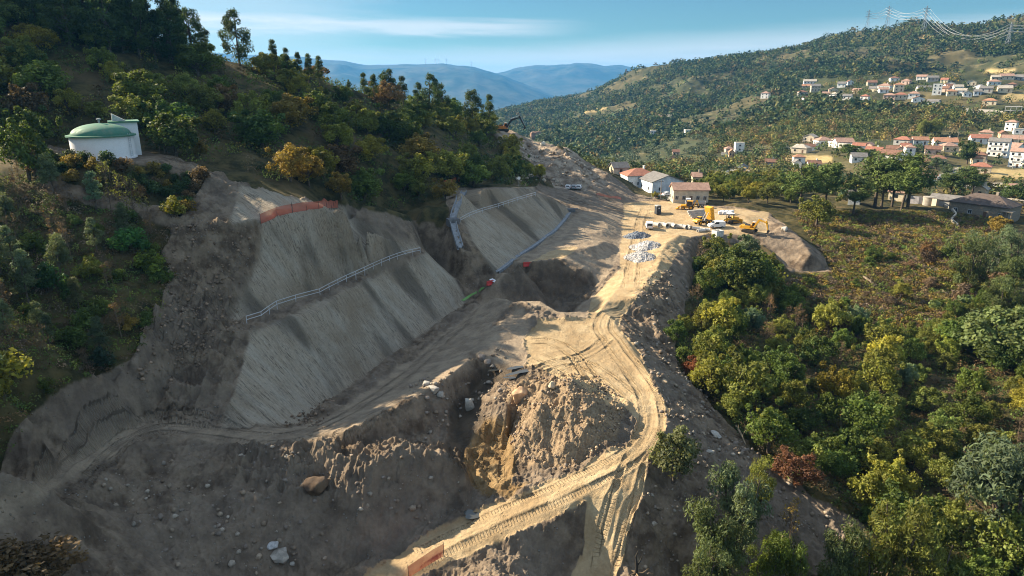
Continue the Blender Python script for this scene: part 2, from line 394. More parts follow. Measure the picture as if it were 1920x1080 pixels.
# ------------------------------------------------------------------ what covers the ground where
def bil(A, X, Y):
    r = np.hypot(X, Y); a = np.arctan2(X, Y)
    i = np.clip(np.searchsorted(RAD, r) - 1, 0, NR - 2); fi = np.clip((r - RAD[i]) / (RAD[i + 1] - RAD[i]), 0, 1)
    j = np.clip((a - ANG[0]) / (ANG[1] - ANG[0]), 0, NA - 1.001); j0 = j.astype(int); fj = j - j0
    return (A[i, j0] * (1 - fi) + A[i + 1, j0] * fi) * (1 - fj) + (A[i, j0 + 1] * (1 - fi) + A[i + 1, j0 + 1] * fi) * fj
def at(u, v, rmin=0):
    """first point of the terrain on the ray through a photo point"""
    dx, dy, dz = ray(u, v); a = math.atan2(dx, dy); h = math.hypot(dx, dy)
    j = min(NA - 1.001, max(0, (a - ANG[0]) / (ANG[1] - ANG[0]))); j0 = int(j); f = j - j0
    col = GZ[:, j0] * (1 - f) + GZ[:, j0 + 1] * f; d = CAMZ + dz / h * RAD - col
    k = np.flatnonzero((d <= 0) & (RAD > rmin))
    if len(k) == 0: i = NR - 1; r = RAD[i]
    else:
        i = k[0]
        r = RAD[i] if i == 0 or d[i-1] <= 0 else RAD[i - 1] + (RAD[i] - RAD[i - 1]) * d[i - 1] / (d[i - 1] - d[i])
    x, y = r * math.sin(a), r * math.cos(a)
    return Vector((x, y, float(bil(GZ, np.array([x]), np.array([y]))[0])))
def zat(x, y): return float(bil(GZ, np.array([x]), np.array([y]))[0])

Z_sharp = blur(GZ, 2); Z_soft = blur(GZ, 14)
PU, PV = project(GX, GY, blur(GZ, 3)); 
jit = fbm(GX * .16, GY * .16, 4) ; PUj = PU + jit * 9 * np.minimum(1, 90 / np.hypot(GX, GY)); PVj = PV + fbm(GX * .16 + 40, GY * .16, 4) * 6 * np.minimum(1, 90 / np.hypot(GX, GY))
SITE = [(-900,900),(0,880),(30,800),(90,742),(200,702),(250,680),(290,600),(300,560),(330,520),(300,470),(330,412),(340,400),(385,335),(440,338),(600,379),(700,399),(830,424),(842,400),(828,345),(900,346),(1000,350),(1042,356),(925,250),(960,240),(1000,262),(1060,280),(1095,300),(1145,330),(1190,362),(1270,380),(1330,385),(1440,398),(1545,478),(1562,512),(1480,510),(1430,462),(1315,448),(1310,480),(1292,560),(1262,640),(1272,690),(1340,762),(1420,852),(1510,925),(1620,985),(1660,1090),(1400,2500),(-900,2500)]
TANKPAD = [(90,278),(260,278),(330,300),(420,326),(440,346),(400,344),(300,312),(150,306),(60,300)]
PATH2 = [(60,320),(130,345),(230,370),(340,402),(330,425),(190,392),(90,362)]
near = GY < 330
site = ((in_poly(PUj, PVj, SITE) & near & ~((PU < 1100) & (PV < 352) & (GY < 205) & (PU > 840))) | (in_poly(PUj, PVj, TANKPAD) & (GY > 98) & (GY < 126)) | (in_poly(PUj, PVj, PATH2) & (GY < 110))).astype(float)
site[(PV > 1080) & (PU > 1500)] = 0
CUTS = [([(470,625),(800,475),(850,520),(878,565),(750,655),(640,735),(560,795),(415,802),(445,715)], 60, 150), ([(490,415),(640,390),(700,425),(792,465),(700,500),(560,565),(430,605),(490,480)], 80, 140),
        ([(430,420),(450,348),(600,380),(640,392),(490,415)], 98, 130), ([(868,405),(1002,362),(1078,395),(1038,440),(930,514),(885,450)], 120, 215), ([(855,358),(1000,350),(1004,365),(870,408),(850,414)], 140, 225)]
cut = np.zeros_like(GZ)
for p, a, b in CUTS: cut[in_poly(PU, PV, p) & (GY > a) & (GY < b)] = 1
ROAD = [(1170,378),(1280,378),(1330,388),(1440,398),(1440,440),(1330,440),(1290,445),(1275,470),(1240,520),(1180,570),(1160,610),(1190,650),(1230,720),(1252,770),(1250,810),(1215,860),(1195,960),(1165,1040),(1140,1100),(1060,1100),(1100,1020),(1104,940),(1060,962),(960,1010),(850,1056),(760,1100),(640,1100),(800,1010),(880,960),(980,925),(1100,870),(1170,835),(1195,800),(1170,770),(1100,730),(1040,712),(985,690),(985,640),(1010,600),(1100,596),(1110,560),(1160,500),(1165,440)]
road = (in_poly(PUj, PVj, ROAD) & (GY < 300)).astype(float)
TRAIL = [(-40,960),(150,850),(280,780),(450,806),(560,800),(640,765),(750,690),(850,608),(900,568),(950,572),(900,640),(860,700),(700,780),(600,836),(450,836),(300,812),(150,890),(-40,1010)]
SMOOTH = [(900,568),(985,572),(1105,598),(1110,560),(1165,470),(1165,400),(1085,398),(1035,440),(935,514)]
PADW = [(880,640),(985,575),(1000,640),(985,690),(900,700)]
trail = ((in_poly(PUj, PVj, TRAIL) & (GY < 150)) | (in_poly(PUj, PVj, SMOOTH) & (GY > 100) & (GY < 235)) | (in_poly(PUj, PVj, PADW) & (GY < 125))).astype(float)
WET = [(880,690),(990,690),(1000,712),(930,720),(900,760),(900,800),(880,830),(870,880),(880,905),(850,880),(832,830),(845,770),(880,720)]
wet = (in_poly(PUj, PVj, WET) & (GY < 120)).astype(float)
DUMP = [(945,722),(1050,700),(1120,708),(1178,760),(1150,825),(1060,880),(960,860),(950,800)]
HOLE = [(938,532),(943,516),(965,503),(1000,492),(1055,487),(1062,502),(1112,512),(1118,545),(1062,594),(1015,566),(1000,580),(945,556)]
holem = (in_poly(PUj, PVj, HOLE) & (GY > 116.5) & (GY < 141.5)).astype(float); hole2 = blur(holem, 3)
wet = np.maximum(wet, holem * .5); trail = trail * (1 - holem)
road = np.maximum(road, in_poly(PUj, PVj, [(962,503),(1000,486),(1050,464),(1086,466),(1056,484),(1000,490)]) & (GY > 136) & (GY < 160))
dump = (in_poly(PUj, PVj, DUMP) & (GY > 66) & (GY < 100)).astype(float)
MUD = [(865,830),(890,790),(960,790),(970,860),(960,910),(1000,900),(960,930),(900,930),(870,890)]
mud = (in_poly(PUj, PVj, MUD) & (GY < 90)).astype(float)
BERM = [(1180,560),(1240,470),(1290,440),(1310,470),(1290,560),(1262,650),(1230,660),(1215,600)]
berm = (in_poly(PUj, PVj, BERM) & (GY < 230)).astype(float)
ROCKY = [(930,245),(1000,262),(1060,278),(1100,305),(1145,335),(1130,360),(960,345)]
rocky = (in_poly(PU, PV, ROCKY) & (GY > 205) & (GY < 300)).astype(float)
site = blur(site, 2); cut = blur(cut, 3); road = blur(road, 4); trail = blur(trail, 4); wet = blur(wet, 5); dump = blur(dump, 4); mud = blur(mud, 4); berm = blur(berm, 4); rocky = blur(rocky, 3)

# ------------------------------------------------------------------ relief: crisp earthworks, softer hillside, noise on each in its own manner
far = sstep(np.hypot(GX, GY), 330, 520)
keep = np.clip(site * 1.3, 0, 1) * (1 - far)
GZ = Z_soft * (1 - keep) + Z_sharp * keep
rough = np.clip(site - cut - road - trail - wet, 0, 1)
rn = fbm(GX * .22, GY * .22, 5, .52); rr = fbm(GX * .55 + 7, GY * .55, 4, .55, True)
DZ = rough * (1 - .65 * sstep(GY, 125, 160)) * (rn * .58 + (rr - .6) * .30 + fbm(GX * 1.3, GY * 1.3, 3, .6) * .10) + cut * (fbm(GX * .12, GY * .12, 3) * .35 + fbm(GX * .9, GY * .9, 3) * .05) + (road + trail).clip(0, 1) * (1 + .9 * (trail > road) * (GY > 100)) * (fbm(GX * .15, GY * .15, 3) * .12 + fbm(GX * 1.1, GY * 1.1, 3) * .035)
DZ += dump * (fbm(GX * .3, GY * .3, 6, .6) * .75) + rocky * (fbm(GX * .07, GY * .07, 6, .5) * 2.0) + berm * (fbm(GX * .3, GY * .3, 5, .55)) * .4 + mud * fbm(GX * .8, GY * .8, 3) * .15 + hole2 * fbm(GX * .35, GY * .35, 4, .6) * .7
rubl = blur((in_poly(PU, PV, [(335,415),(485,425),(485,480),(425,605),(450,640),(430,730),(330,780),(240,700),(300,560),(325,480)]) & (GY < 110)).astype(float), 6)
DZ += rubl * ((fbm(GX * .30, GY * .30, 5, .58, True) - .55) * .85 + fbm(GX * 1.0, GY * 1.0, 3, .6) * .14)
crum = blur((in_poly(PU, PV, [(430,838),(600,826),(760,834),(860,846),(890,895),(780,900),(690,930),(620,960),(500,930),(420,880)]) & (GY < 90)).astype(float), 6)
DZ += crum * ((fbm(GX * .38, GY * .38, 5, .6, True) - .55) * .62 + fbm(GX * .9, GY * .9, 3, .6) * .16)
# clods pushed up along the edges of the graded roads
edge = np.clip(1 - np.abs(road - .45) / .4, 0, 1) * site * (GY < 120)
DZ += edge * (np.clip(fbm(GX * .7, GY * .7, 4, .6, True) - .5, 0, 2)) * .38
veg = np.clip(1 - site, 0, 1)
DZ += veg * (1 - far) * fbm(GX * .05, GY * .05, 4) * 1.3
DZ += far * (fbm(GX * .0045, GY * .0045, 5, .5, True) - .6) * 11 * sstep(np.hypot(GX, GY), 420, 1100) + far * fbm(GX * .02, GY * .02, 4) * 2.0
# runnels scored down the cut faces by the excavator teeth and rain
sdir = GX * .42 + GY * .908
DZ += cut * (pnoise(sdir * 1.1, GZ * .05 + 3) * .10 + pnoise(sdir * 2.7, GZ * .12) * .05 + pnoise(sdir * 5.5, GZ * .5) * .05) * (GY < 230)
# wheel and crawler tracks: (photo polyline, half gauge, lane half width, tread pitch)
TRACKS = [([(1190,560),(1120,600),(1150,650),(1205,715),(1228,775),(1212,835),(1150,880),(1020,935),(900,985),(760,1060)], 1.2, .42, .34),
          ([(1205,840),(1180,900),(1160,980),(1120,1090)], 1.1, .38, .34), ([(1190,900),(1145,960),(1130,1090)], 1.0, .4, .3),
          ([(890,900),(905,840),(925,800),(935,760)], .9, .45, .33), ([(960,920),(950,870),(968,800),(975,760)], .9, .4, .33), ([(915,925),(880,860),(890,800)], 1.0, .42, .3),
          ([(30,950),(150,870),(280,796),(380,805),(470,822),(570,815),(680,760),(780,690),(870,605)], 1.15, .42, .34), ([(20,930),(140,858),(270,780),(380,785),(480,812)], 1.0, .4, .3),
          ([(970,700),(1040,690),(1110,660),(1150,630)], 1.0, .34, .32), ([(985,715),(1060,672),(1120,690),(1190,750)], 1.0, .34, .32), ([(985,640),(1050,640),(1100,690),(1130,730)], .9, .3, .32), ([(1000,665),(1060,690),(1080,700)], .9, .3, .3),
          ([(300,690),(360,600),(400,500)], 1.3, .45, .4), ([(340,700),(400,600),(430,520)], 1.3, .45, .4), ([(600,830),(690,785),(780,735)], .8, .4, .34),
          ([(1180,540),(1190,480),(1200,420),(1210,390)], 1.2, .4, .4)]
TR_S = np.zeros_like(GZ); TR_M = np.zeros_like(GZ); TR_D = np.full_like(GZ, 99.0)
for pl, g, w, pitch in TRACKS:
    pts = [at(u, v) for u, v in pl]
    P = np.array([(p.x, p.y) for p in pts])
    for _ in range(3):   # Chaikin
        Q = np.empty((2 * len(P) - 2, 2)); Q[0::2] = P[:-1] * .75 + P[1:] * .25; Q[1::2] = P[:-1] * .25 + P[1:] * .75; P = np.vstack([P[:1], Q, P[-1:]])
    x0, y0 = P.min(0) - 5; x1, y1 = P.max(0) + 5
    sel = np.flatnonzero(((GX > x0) & (GX < x1) & (GY > y0) & (GY < y1)).ravel())
    gx = GX.ravel()[sel]; gy = GY.ravel()[sel]; best = np.full(len(sel), 1e9); bs = np.zeros(len(sel)); bd = np.zeros(len(sel)); acc = 0
    for a, b in zip(P[:-1], P[1:]):
        d = b - a; L = math.hypot(*d) + 1e-9; t = np.clip(((gx - a[0]) * d[0] + (gy - a[1]) * d[1]) / L ** 2, 0, 1)
        ex = gx - a[0] - t * d[0]; ey = gy - a[1] - t * d[1]; dist = np.hypot(ex, ey); q = dist < best
        best[q] = dist[q]; bs[q] = (acc + t * L)[q]; bd[q] = (np.sign(d[0] * ey - d[1] * ex) * dist)[q]; acc += L
    wob = pnoise(bs * .12, bs * 0 + g * 9) * .35; fade = sstep(bs, 0, 3) * (1 - sstep(bs, acc - 3, acc))
    lane = np.minimum(np.abs(bd - wob - g), np.abs(bd - wob + g)); mk = (1 - sstep(lane, w * .75, w)) * fade
    lip = np.exp(-((lane - w * 1.25) / (.22)) ** 2) * fade
    brk = .55 + .9 * np.clip(.5 + fbm(gx * .25, gy * .25, 2), 0, 1)
    dz = DZ.ravel(); dz[sel] += (-.08 * mk + .06 * lip) * brk; DZ = dz.reshape(GZ.shape)
    dz2 = pnoise(bd * 2.6, bs * .06) * .04 * np.exp(-(bd / 4.5) ** 2) * fade; dz = DZ.ravel(); dz[sel] += dz2; DZ = dz.reshape(GZ.shape)
    s_, m_ = TR_S.ravel(), TR_M.ravel(); q = mk * brk > m_[sel]; qi = sel[q]; s_[qi] = bs[q] / pitch; m_[qi] = (mk * brk)[q]; TR_S, TR_M = s_.reshape(GZ.shape), m_.reshape(GZ.shape)
GZ = GZ + DZ
# level pad for the water tank, fields and paved places of the far village
_tp = PY(197, 296, 112.0); TANK = Vector((_tp[0], _tp[1], _tp[2]))
_d = np.hypot(GX - TANK.x, GY - TANK.y); _w = 1 - sstep(_d, 7.5, 12.0); GZ = GZ * (1 - _w) + TANK.z * _w
PU, PV = project(GX, GY, GZ); farm = GY > 240
def patch(polys):
    a = np.zeros_like(GZ)
    for p in polys: a[in_poly(PU + jit * 2, PV + jit * .8, p) & farm] = 1
    return blur(a, 1)
fld = patch([[(1838,322),(1850,316),(1930,318),(1960,335),(1900,336),(1840,330)],[(1885,176),(1930,172),(2000,176),(2000,192),(1872,190)],[(1848,130),(1905,128),(1900,138),(1846,138)],[(1462,232),(1450,226),(1428,240),(1430,244),(1460,238)],[(1480,290),(1560,292),(1560,306),(1470,300)],[(1716,66),(1760,62),(1755,72),(1725,78)],[(1780,280),(1850,276),(1850,284),(1780,290)],[(1745,392),(1800,396),(1775,420),(1790,430),(1752,420)],[(1090,205),(1140,198),(1135,206),(1095,214)]])
fnz = fbm(GX * .006, GY * .006, 4); fnz2 = fbm(GX * .02 + 9, GY * .02, 3); fwd = sstep(fnz + .35 * fnz2, -.42, -.05) * (1 - .7 * sstep(GZ, 95, 135)) * sstep(np.hypot(GX, GY), 600, 760)
pave = patch([[(1768,322),(1800,312),(1815,318),(1800,330),(1770,344),(1745,340)],[(1640,296),(1710,297),(1712,303),(1640,302)],[(1800,346),(1880,344),(1930,356),(1930,362),(1870,352),(1800,352)],[(1335,326),(1375,322),(1410,316),(1410,320),(1340,332)],[(1795,200),(1815,203),(1865,215),(1865,220),(1810,210)],[(1555,268),(1600,272),(1600,280),(1560,276)],[(1232,366),(1262,362),(1275,372),(1262,388),(1200,386)]])
# ------------------------------------------------------------------ ground materials
def ground_material():
    n = NT('site_soil'); P = n.pos(); x, y, z = n.sep(P)
    A = {k: n.attr(k) for k in ('site', 'cut', 'road', 'trail', 'wet', 'dump', 'mud', 'rocky', 'far', 'trm', 'trs', 'fld', 'pave', 'fwd')}
    big = n.noise(P, .06, 5, .6); mid = n.noise(P, .45, 6, .62); fine = n.noise(P, 3.2, 5, .65); grit = n.noise(P, 14, 3, .6)
    soil = n.mix(n.mr(mid, .32, .68), (.09, .064, .045), (.285, .218, .155))
    soil = n.mix(n.mr(big, .38, .62, 0, .6), soil, (.21, .17, .135))
    stones = n.mr(n.vor(P, 1.7), .10, .22, 1, 0); stones = n.m('MULTIPLY', stones, n.mr(n.noise(P, .3, 2), .52, .62))
    soil = n.mix(n.m('MULTIPLY', stones, .7), soil, (.36, .34, .31))
    # scraped cut face: streaks that run down the fall line
    sd = n.m('ADD', n.m('MULTIPLY', x, .42), n.m('MULTIPLY', y, .908))
    sv = n.comb(n.m('MULTIPLY', sd, 2.6), n.m('MULTIPLY', z, .28), 0); st = n.noise(sv, 1.0, 5, .62)
    sv2 = n.comb(n.m('ADD', n.m('MULTIPLY', sd, .5), n.m('MULTIPLY', z, .12)), n.m('MULTIPLY', z, .1), 0); st2 = n.noise(sv2, 1.0, 4, .6)
    cutc = n.mix(n.mr(st, .25, .75), (.33, .27, .20), (.47, .395, .305))
    tm = n.noise(n.comb(n.m('MULTIPLY', sd, 6.5), n.m('MULTIPLY', z, 1.1), n.m('MULTIPLY', y, .4)), 1.0, 3, .6)
    cutc = n.mix(n.m('MULTIPLY', n.mr(tm, .53, .62), n.mr(mid, .35, .6, .3, .9)), cutc, (.14, .11, .085))
    cutc = n.mix(n.mr(st2, .44, .66, 0, .5), cutc, (.46, .415, .345))
    cutc = n.mix(n.mr(big, .44, .64, 0, .7), cutc, (.26, .195, .13))
    damp = n.m('MULTIPLY', n.mr(n.noise(n.comb(n.m('MULTIPLY', sd, .16), n.m('MULTIPLY', z, .05), 4), 1.0, 3, .5), .52, .66), .75)
    cutc = n.mix(damp, cutc, (.105, .086, .066))
    roadc = n.mix(n.mr(mid, .3, .7), (.37, .265, .15), (.52, .40, .245))
    roadc = n.mix(n.mr(big, .42, .62, 0, .5), roadc, (.32, .22, .12))
    trailc = n.mix(n.mr(mid, .3, .7), (.22, .17, .125), (.36, .285, .205))
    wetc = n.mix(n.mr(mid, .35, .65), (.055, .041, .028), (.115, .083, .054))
    mudc = n.mix(n.mr(mid, .35, .65), (.19, .12, .055), (.31, .215, .11))
    dumpc = n.mix(n.mr(fine, .35, .65), (.20, .14, .09), (.38, .285, .185))
    rockc = n.mix(n.mr(n.noise(P, .25, 6, .7), .36, .64), (.17, .125, .09), (.42, .34, .26))
    col = n.mix(A['rocky'], soil, rockc); col = n.mix(A['cut'], col, cutc); col = n.mix(A['trail'], col, trailc); col = n.mix(A['dump'], col, dumpc)
    col = n.mix(A['mud'], col, mudc); col = n.mix(n.mr(A['road'], .25, .75), col, roadc); col = n.mix(A['wet'], col, wetc)
    # undergrowth, leaf litter and heath
    vg = n.mix(n.mr(n.noise(P, .35, 6, .65), .36, .64), (.028, .030, .012), (.105, .085, .035))
    vg = n.mix(n.mr(n.noise(P, .08, 4, .6), .5, .66, 0, .7), vg, (.16, .115, .06))
    # far hillside: terraces, meadows, scrub
    fv = n.noise(P, .012, 6, .62); fm = n.noise(P, .06, 5, .65)
    fc = n.mix(n.mr(fv, .40, .66), (.050, .056, .026), (.115, .094, .045)); fc = n.mix(n.mr(fm, .52, .70, 0, .75), fc, (.20, .165, .09))
    ter = n.m('SINE', n.m('ADD', n.m('MULTIPLY', z, 1.5), n.m('MULTIPLY', fm, 7.0)))
    fc = n.mix(n.m('MULTIPLY', n.mr(ter, .2, .9), n.mr(z, -2, -12)), fc, (.075, .085, .04))
    fc = n.mix(n.m('MULTIPLY', A['fwd'], .85), fc, n.mix(fm, (.022, .034, .014), (.055, .062, .026)))
    vg = n.mix(A['far'], vg, fc)
    vg = n.mix(A['fld'], vg, n.mix(n.mr(mid, .3, .7), (.34, .25, .11), (.44, .34, .17))); vg = n.mix(A['pave'], vg, (.34, .31, .27))
    col = n.mix(n.mr(A['site'], .3, .7), vg, col)
    col = n.mix(n.mr(fine, .3, .7, 0, .3), col, n.mix(.55, col, (0, 0, 0)))
    # tread bars inside the tracks
    fr = n.m('FRACT', A['trs']); bar = n.m('MULTIPLY', n.mr(n.m('ABSOLUTE', n.m('SUBTRACT', fr, .5)), .12, .3), A['trm'])
    h = n.m('ADD', n.m('MULTIPLY', mid, .5), n.m('MULTIPLY', fine, .35)); h = n.m('ADD', h, n.m('MULTIPLY', grit, .2)); h = n.m('ADD', h, n.m('MULTIPLY', n.m('MULTIPLY', n.m('SUBTRACT', st, tm), A['cut']), .7))
    h = n.m('ADD', h, n.m('MULTIPLY', stones, .5)); h = n.m('ADD', h, n.m('MULTIPLY', bar, .30))
    h = n.m('MULTIPLY', h, n.m('SUBTRACT', 1.0, n.m('MULTIPLY', A['far'], .9)))
    return n.done(n.bsdf(col, n.mr(A['wet'], 0, 1, .95, .45), n.bump(h, 1.0, .5), spec=.15))
M_SOIL = ground_material()
def emit_ground():
    idx = np.arange(NR * NA).reshape(NR, NA)
    F = np.stack([idx[:-1, :-1], idx[:-1, 1:], idx[1:, 1:], idx[1:, :-1]], -1)
    cls = np.zeros((NR - 1, NA - 1), int)      # 0 ground 1 dirt road 2 cut slope 3 hillside
    c = lambda a: a[:-1, :-1]
    cls[(c(site) < .5)] = 3; cls[(c(site) >= .5) & (c(np.maximum(road, trail)) > .5)] = 1; cls[(c(site) >= .5) & (c(cut) > .5)] = 2
    V = np.stack([GX, GY, GZ], -1).reshape(-1, 3)
    at_ = dict(site=site, cut=cut, road=road, trail=trail, wet=wet, dump=dump, mud=mud, rocky=rocky, far=far, trm=TR_M, trs=TR_S, fld=fld, pave=pave, fwd=fwd)
    # shared normals so that the sheets meet without a seam
    e1 = np.zeros((NR, NA, 3)); P3 = np.stack([GX, GY, GZ], -1)
    du = np.gradient(P3, axis=1); dr = np.gradient(P3, axis=0); nn = np.cross(du, dr); nn /= np.linalg.norm(nn, axis=-1, keepdims=True); nn[nn[..., 2] < 0] *= -1
    nn = nn.reshape(-1, 3)
    for k, nm in enumerate(('ground', 'dirt_road', 'cut_slope', 'hillside')):
        f = F[cls == k]; used = np.zeros(len(V), bool); used[f.ravel()] = True; re = np.cumsum(used) - 1
        o = mesh_np(nm, V[used], re[f], [M_SOIL], True, attrs={a: b.ravel()[used] for a, b in at_.items()})
        o.data.normals_split_custom_set_from_vertices(nn[used].astype(np.float32).tolist())
        tag(o, kind='structure')
emit_ground()
# ------------------------------------------------------------------ foliage and bark
def leaf_material(name, transl=.36, vary=.5):
    n = NT(name); c = n.info('Color'); t = n.attr('tint'); r = n.info('Random')
    k = n.m('ADD', n.m('MULTIPLY', t, vary * 2), n.m('ADD', 1 - vary, n.m('MULTIPLY', n.m('SUBTRACT', r, .5), .35)))
    col = n.mix(1, c, n.comb(k, k, k), 'MULTIPLY')
    warm = n.mix(1, col, (1.22, 1.06, .75), 'MULTIPLY'); col = n.mix(n.mr(n.attr('warm'), .5, .95, 0, .6), col, warm)
    b = n.bsdf(col, .65, spec=.25)
    tr = n.N.new('ShaderNodeBsdfTranslucent'); n.put(tr.inputs[0], n.mix(1, col, (1.25, 1.2, .6), 'MULTIPLY'))
    ms = n.N.new('ShaderNodeMixShader'); ms.inputs[0].default_value = transl; n.L.new(b, ms.inputs[1]); n.L.new(tr.outputs[0], ms.inputs[2])
    return n.done(ms.outputs[0])
M_LEAF = leaf_material('leaves'); M_NEEDLE = leaf_material('needles', .12, .4)
def bark_material():
    n = NT('bark'); P = n.obj(); x = n.noise(P, 6, 4)
    return n.done(n.bsdf(n.mix(n.mr(x, .3, .7), (.045, .035, .027), (.15, .12, .095)), .9, n.bump(x, .6, .05), spec=.1))
M_BARK = bark_material()
def twig_material():
    n = NT('dry_twigs'); return n.done(n.bsdf(n.mix(1, n.info('Color'), n.mix(n.noise(n.obj(), 1.5), (.5, .5, .5), (1.3, 1.3, 1.3)), 'MULTIPLY'), .95, spec=.05))
M_TWIG = twig_material()

def tube(path, radii, k=6):
    """tapered tube along a polyline -> V, F(quads)"""
    path = np.asarray(path, float); n = len(path); V = []; d = np.gradient(path, axis=0); d /= np.linalg.norm(d, axis=1, keepdims=True) + 1e-9
    ref = np.array([0.0, 0, 1]) if abs(d[0][2]) < .9 else np.array([1.0, 0, 0])
    for i in range(n):
        a = np.cross(d[i], ref); a /= np.linalg.norm(a) + 1e-9; b = np.cross(d[i], a)
        for j in range(k):
            t = 2 * math.pi * j / k; V.append(path[i] + radii[i] * (math.cos(t) * a + math.sin(t) * b))
    F = [[i * k + j, i * k + (j + 1) % k, (i + 1) * k + (j + 1) % k, (i + 1) * k + j] for i in range(n - 1) for j in range(k)]
    return np.array(V), np.array(F, int)
def join(parts):
    V, F, o = [], [], 0
    for v, f in parts: V.append(v); F.append(f + o); o += len(v)
    return np.vstack(V), np.vstack(F)
def leaf_quads(C, Nrm, size, rng, aspect=1.0, droop=0.0):
    """diamond leaves at C facing Nrm"""
    n = len(C); t = rng.normal(size=(n, 3)); t[:, 2] -= droop * 3; t -= Nrm * (t * Nrm).sum(1, keepdims=True); t /= np.linalg.norm(t, axis=1, keepdims=True) + 1e-9
    b = np.cross(Nrm, t); s = (size * rng.uniform(.6, 1.4, n))[:, None]; w = s * aspect
    fold = Nrm * s * .18
    V = np.stack([C - t * s, C + b * w * .8 - t * s * .1 + fold, C + t * s, C - b * w * .8 + t * s * .05 + fold], 1).reshape(-1, 3)
    return V, np.arange(4 * n).reshape(n, 4)
def crown(clumps, per, size, rng, aspect=.75, droop=0., flat=1.0, up=.25):
    Vs, Ts, Ws = [], [], []
    for (c, r) in clumps:
        n = max(6, int(per * rng.uniform(.7, 1.3))); d = rng.normal(size=(n, 3)); d /= np.linalg.norm(d, axis=1, keepdims=True)
        rad = r * (rng.uniform(.35, 1.08, n) ** .6)[:, None] * (1 + .22 * np.sin(d[:, :1] * 5 + c[0] * 3) * np.cos(d[:, 1:2] * 4 + c[1]))
        C = np.asarray(c) + d * rad * (1, 1, flat); C[:, 2] -= droop * r * rng.uniform(0, .7, n) * (np.hypot(d[:, 0], d[:, 1]))
        nr = d + rng.normal(size=(n, 3)) * .75; nr[:, 2] += up; nr /= np.linalg.norm(nr, axis=1, keepdims=True)
        V, _ = leaf_quads(C, nr, size, rng, aspect, droop); Vs.append(V)
        ct = rng.uniform(0, 1); cw = rng.uniform(0, 1)
        Ts.append(np.repeat(np.clip(.5 + (ct - .5) * .7 + rng.normal(0, .16, n), 0, 1), 4)); Ws.append(np.repeat(np.clip(cw * .7 + rng.uniform(0, .35, n), 0, 1), 4))
    V = np.vstack(Vs); return V, np.arange(len(V)).reshape(-1, 4), np.concatenate(Ts), np.concatenate(Ws)
def limb(a, b, r0, r1, rng, bow=.15):
    a = np.asarray(a, float); b = np.asarray(b, float); m = (a + b) / 2 + rng.normal(size=3) * bow * np.linalg.norm(b - a) * .5; m[2] -= .06 * np.linalg.norm(b - a)
    p = [a, a * .42 + m * .46 + b * .12, a * .1 + m * .5 + b * .4, b]; return tube(p, [r0, r0 * .75 + r1 * .25, r0 * .4 + r1 * .6, r1], 5)
PROTO = {}
def add_proto(kind, trunk_parts, clumps, per, size, rng, mat=None, **kw):
    i = len(PROTO.setdefault(kind, []))
    tv, tf = join(trunk_parts); tm = mesh_np(kind + '_trunk', tv, tf, [M_BARK], True, make=False)
    cm = None
    if clumps:
        V, F, T, W = crown(clumps, per, size, rng, **kw); cm = mesh_np(kind + '_crown', V, F, [mat or M_LEAF], True, make=False, attrs=dict(tint=T, warm=W))
    PROTO[kind].append((tm, cm))
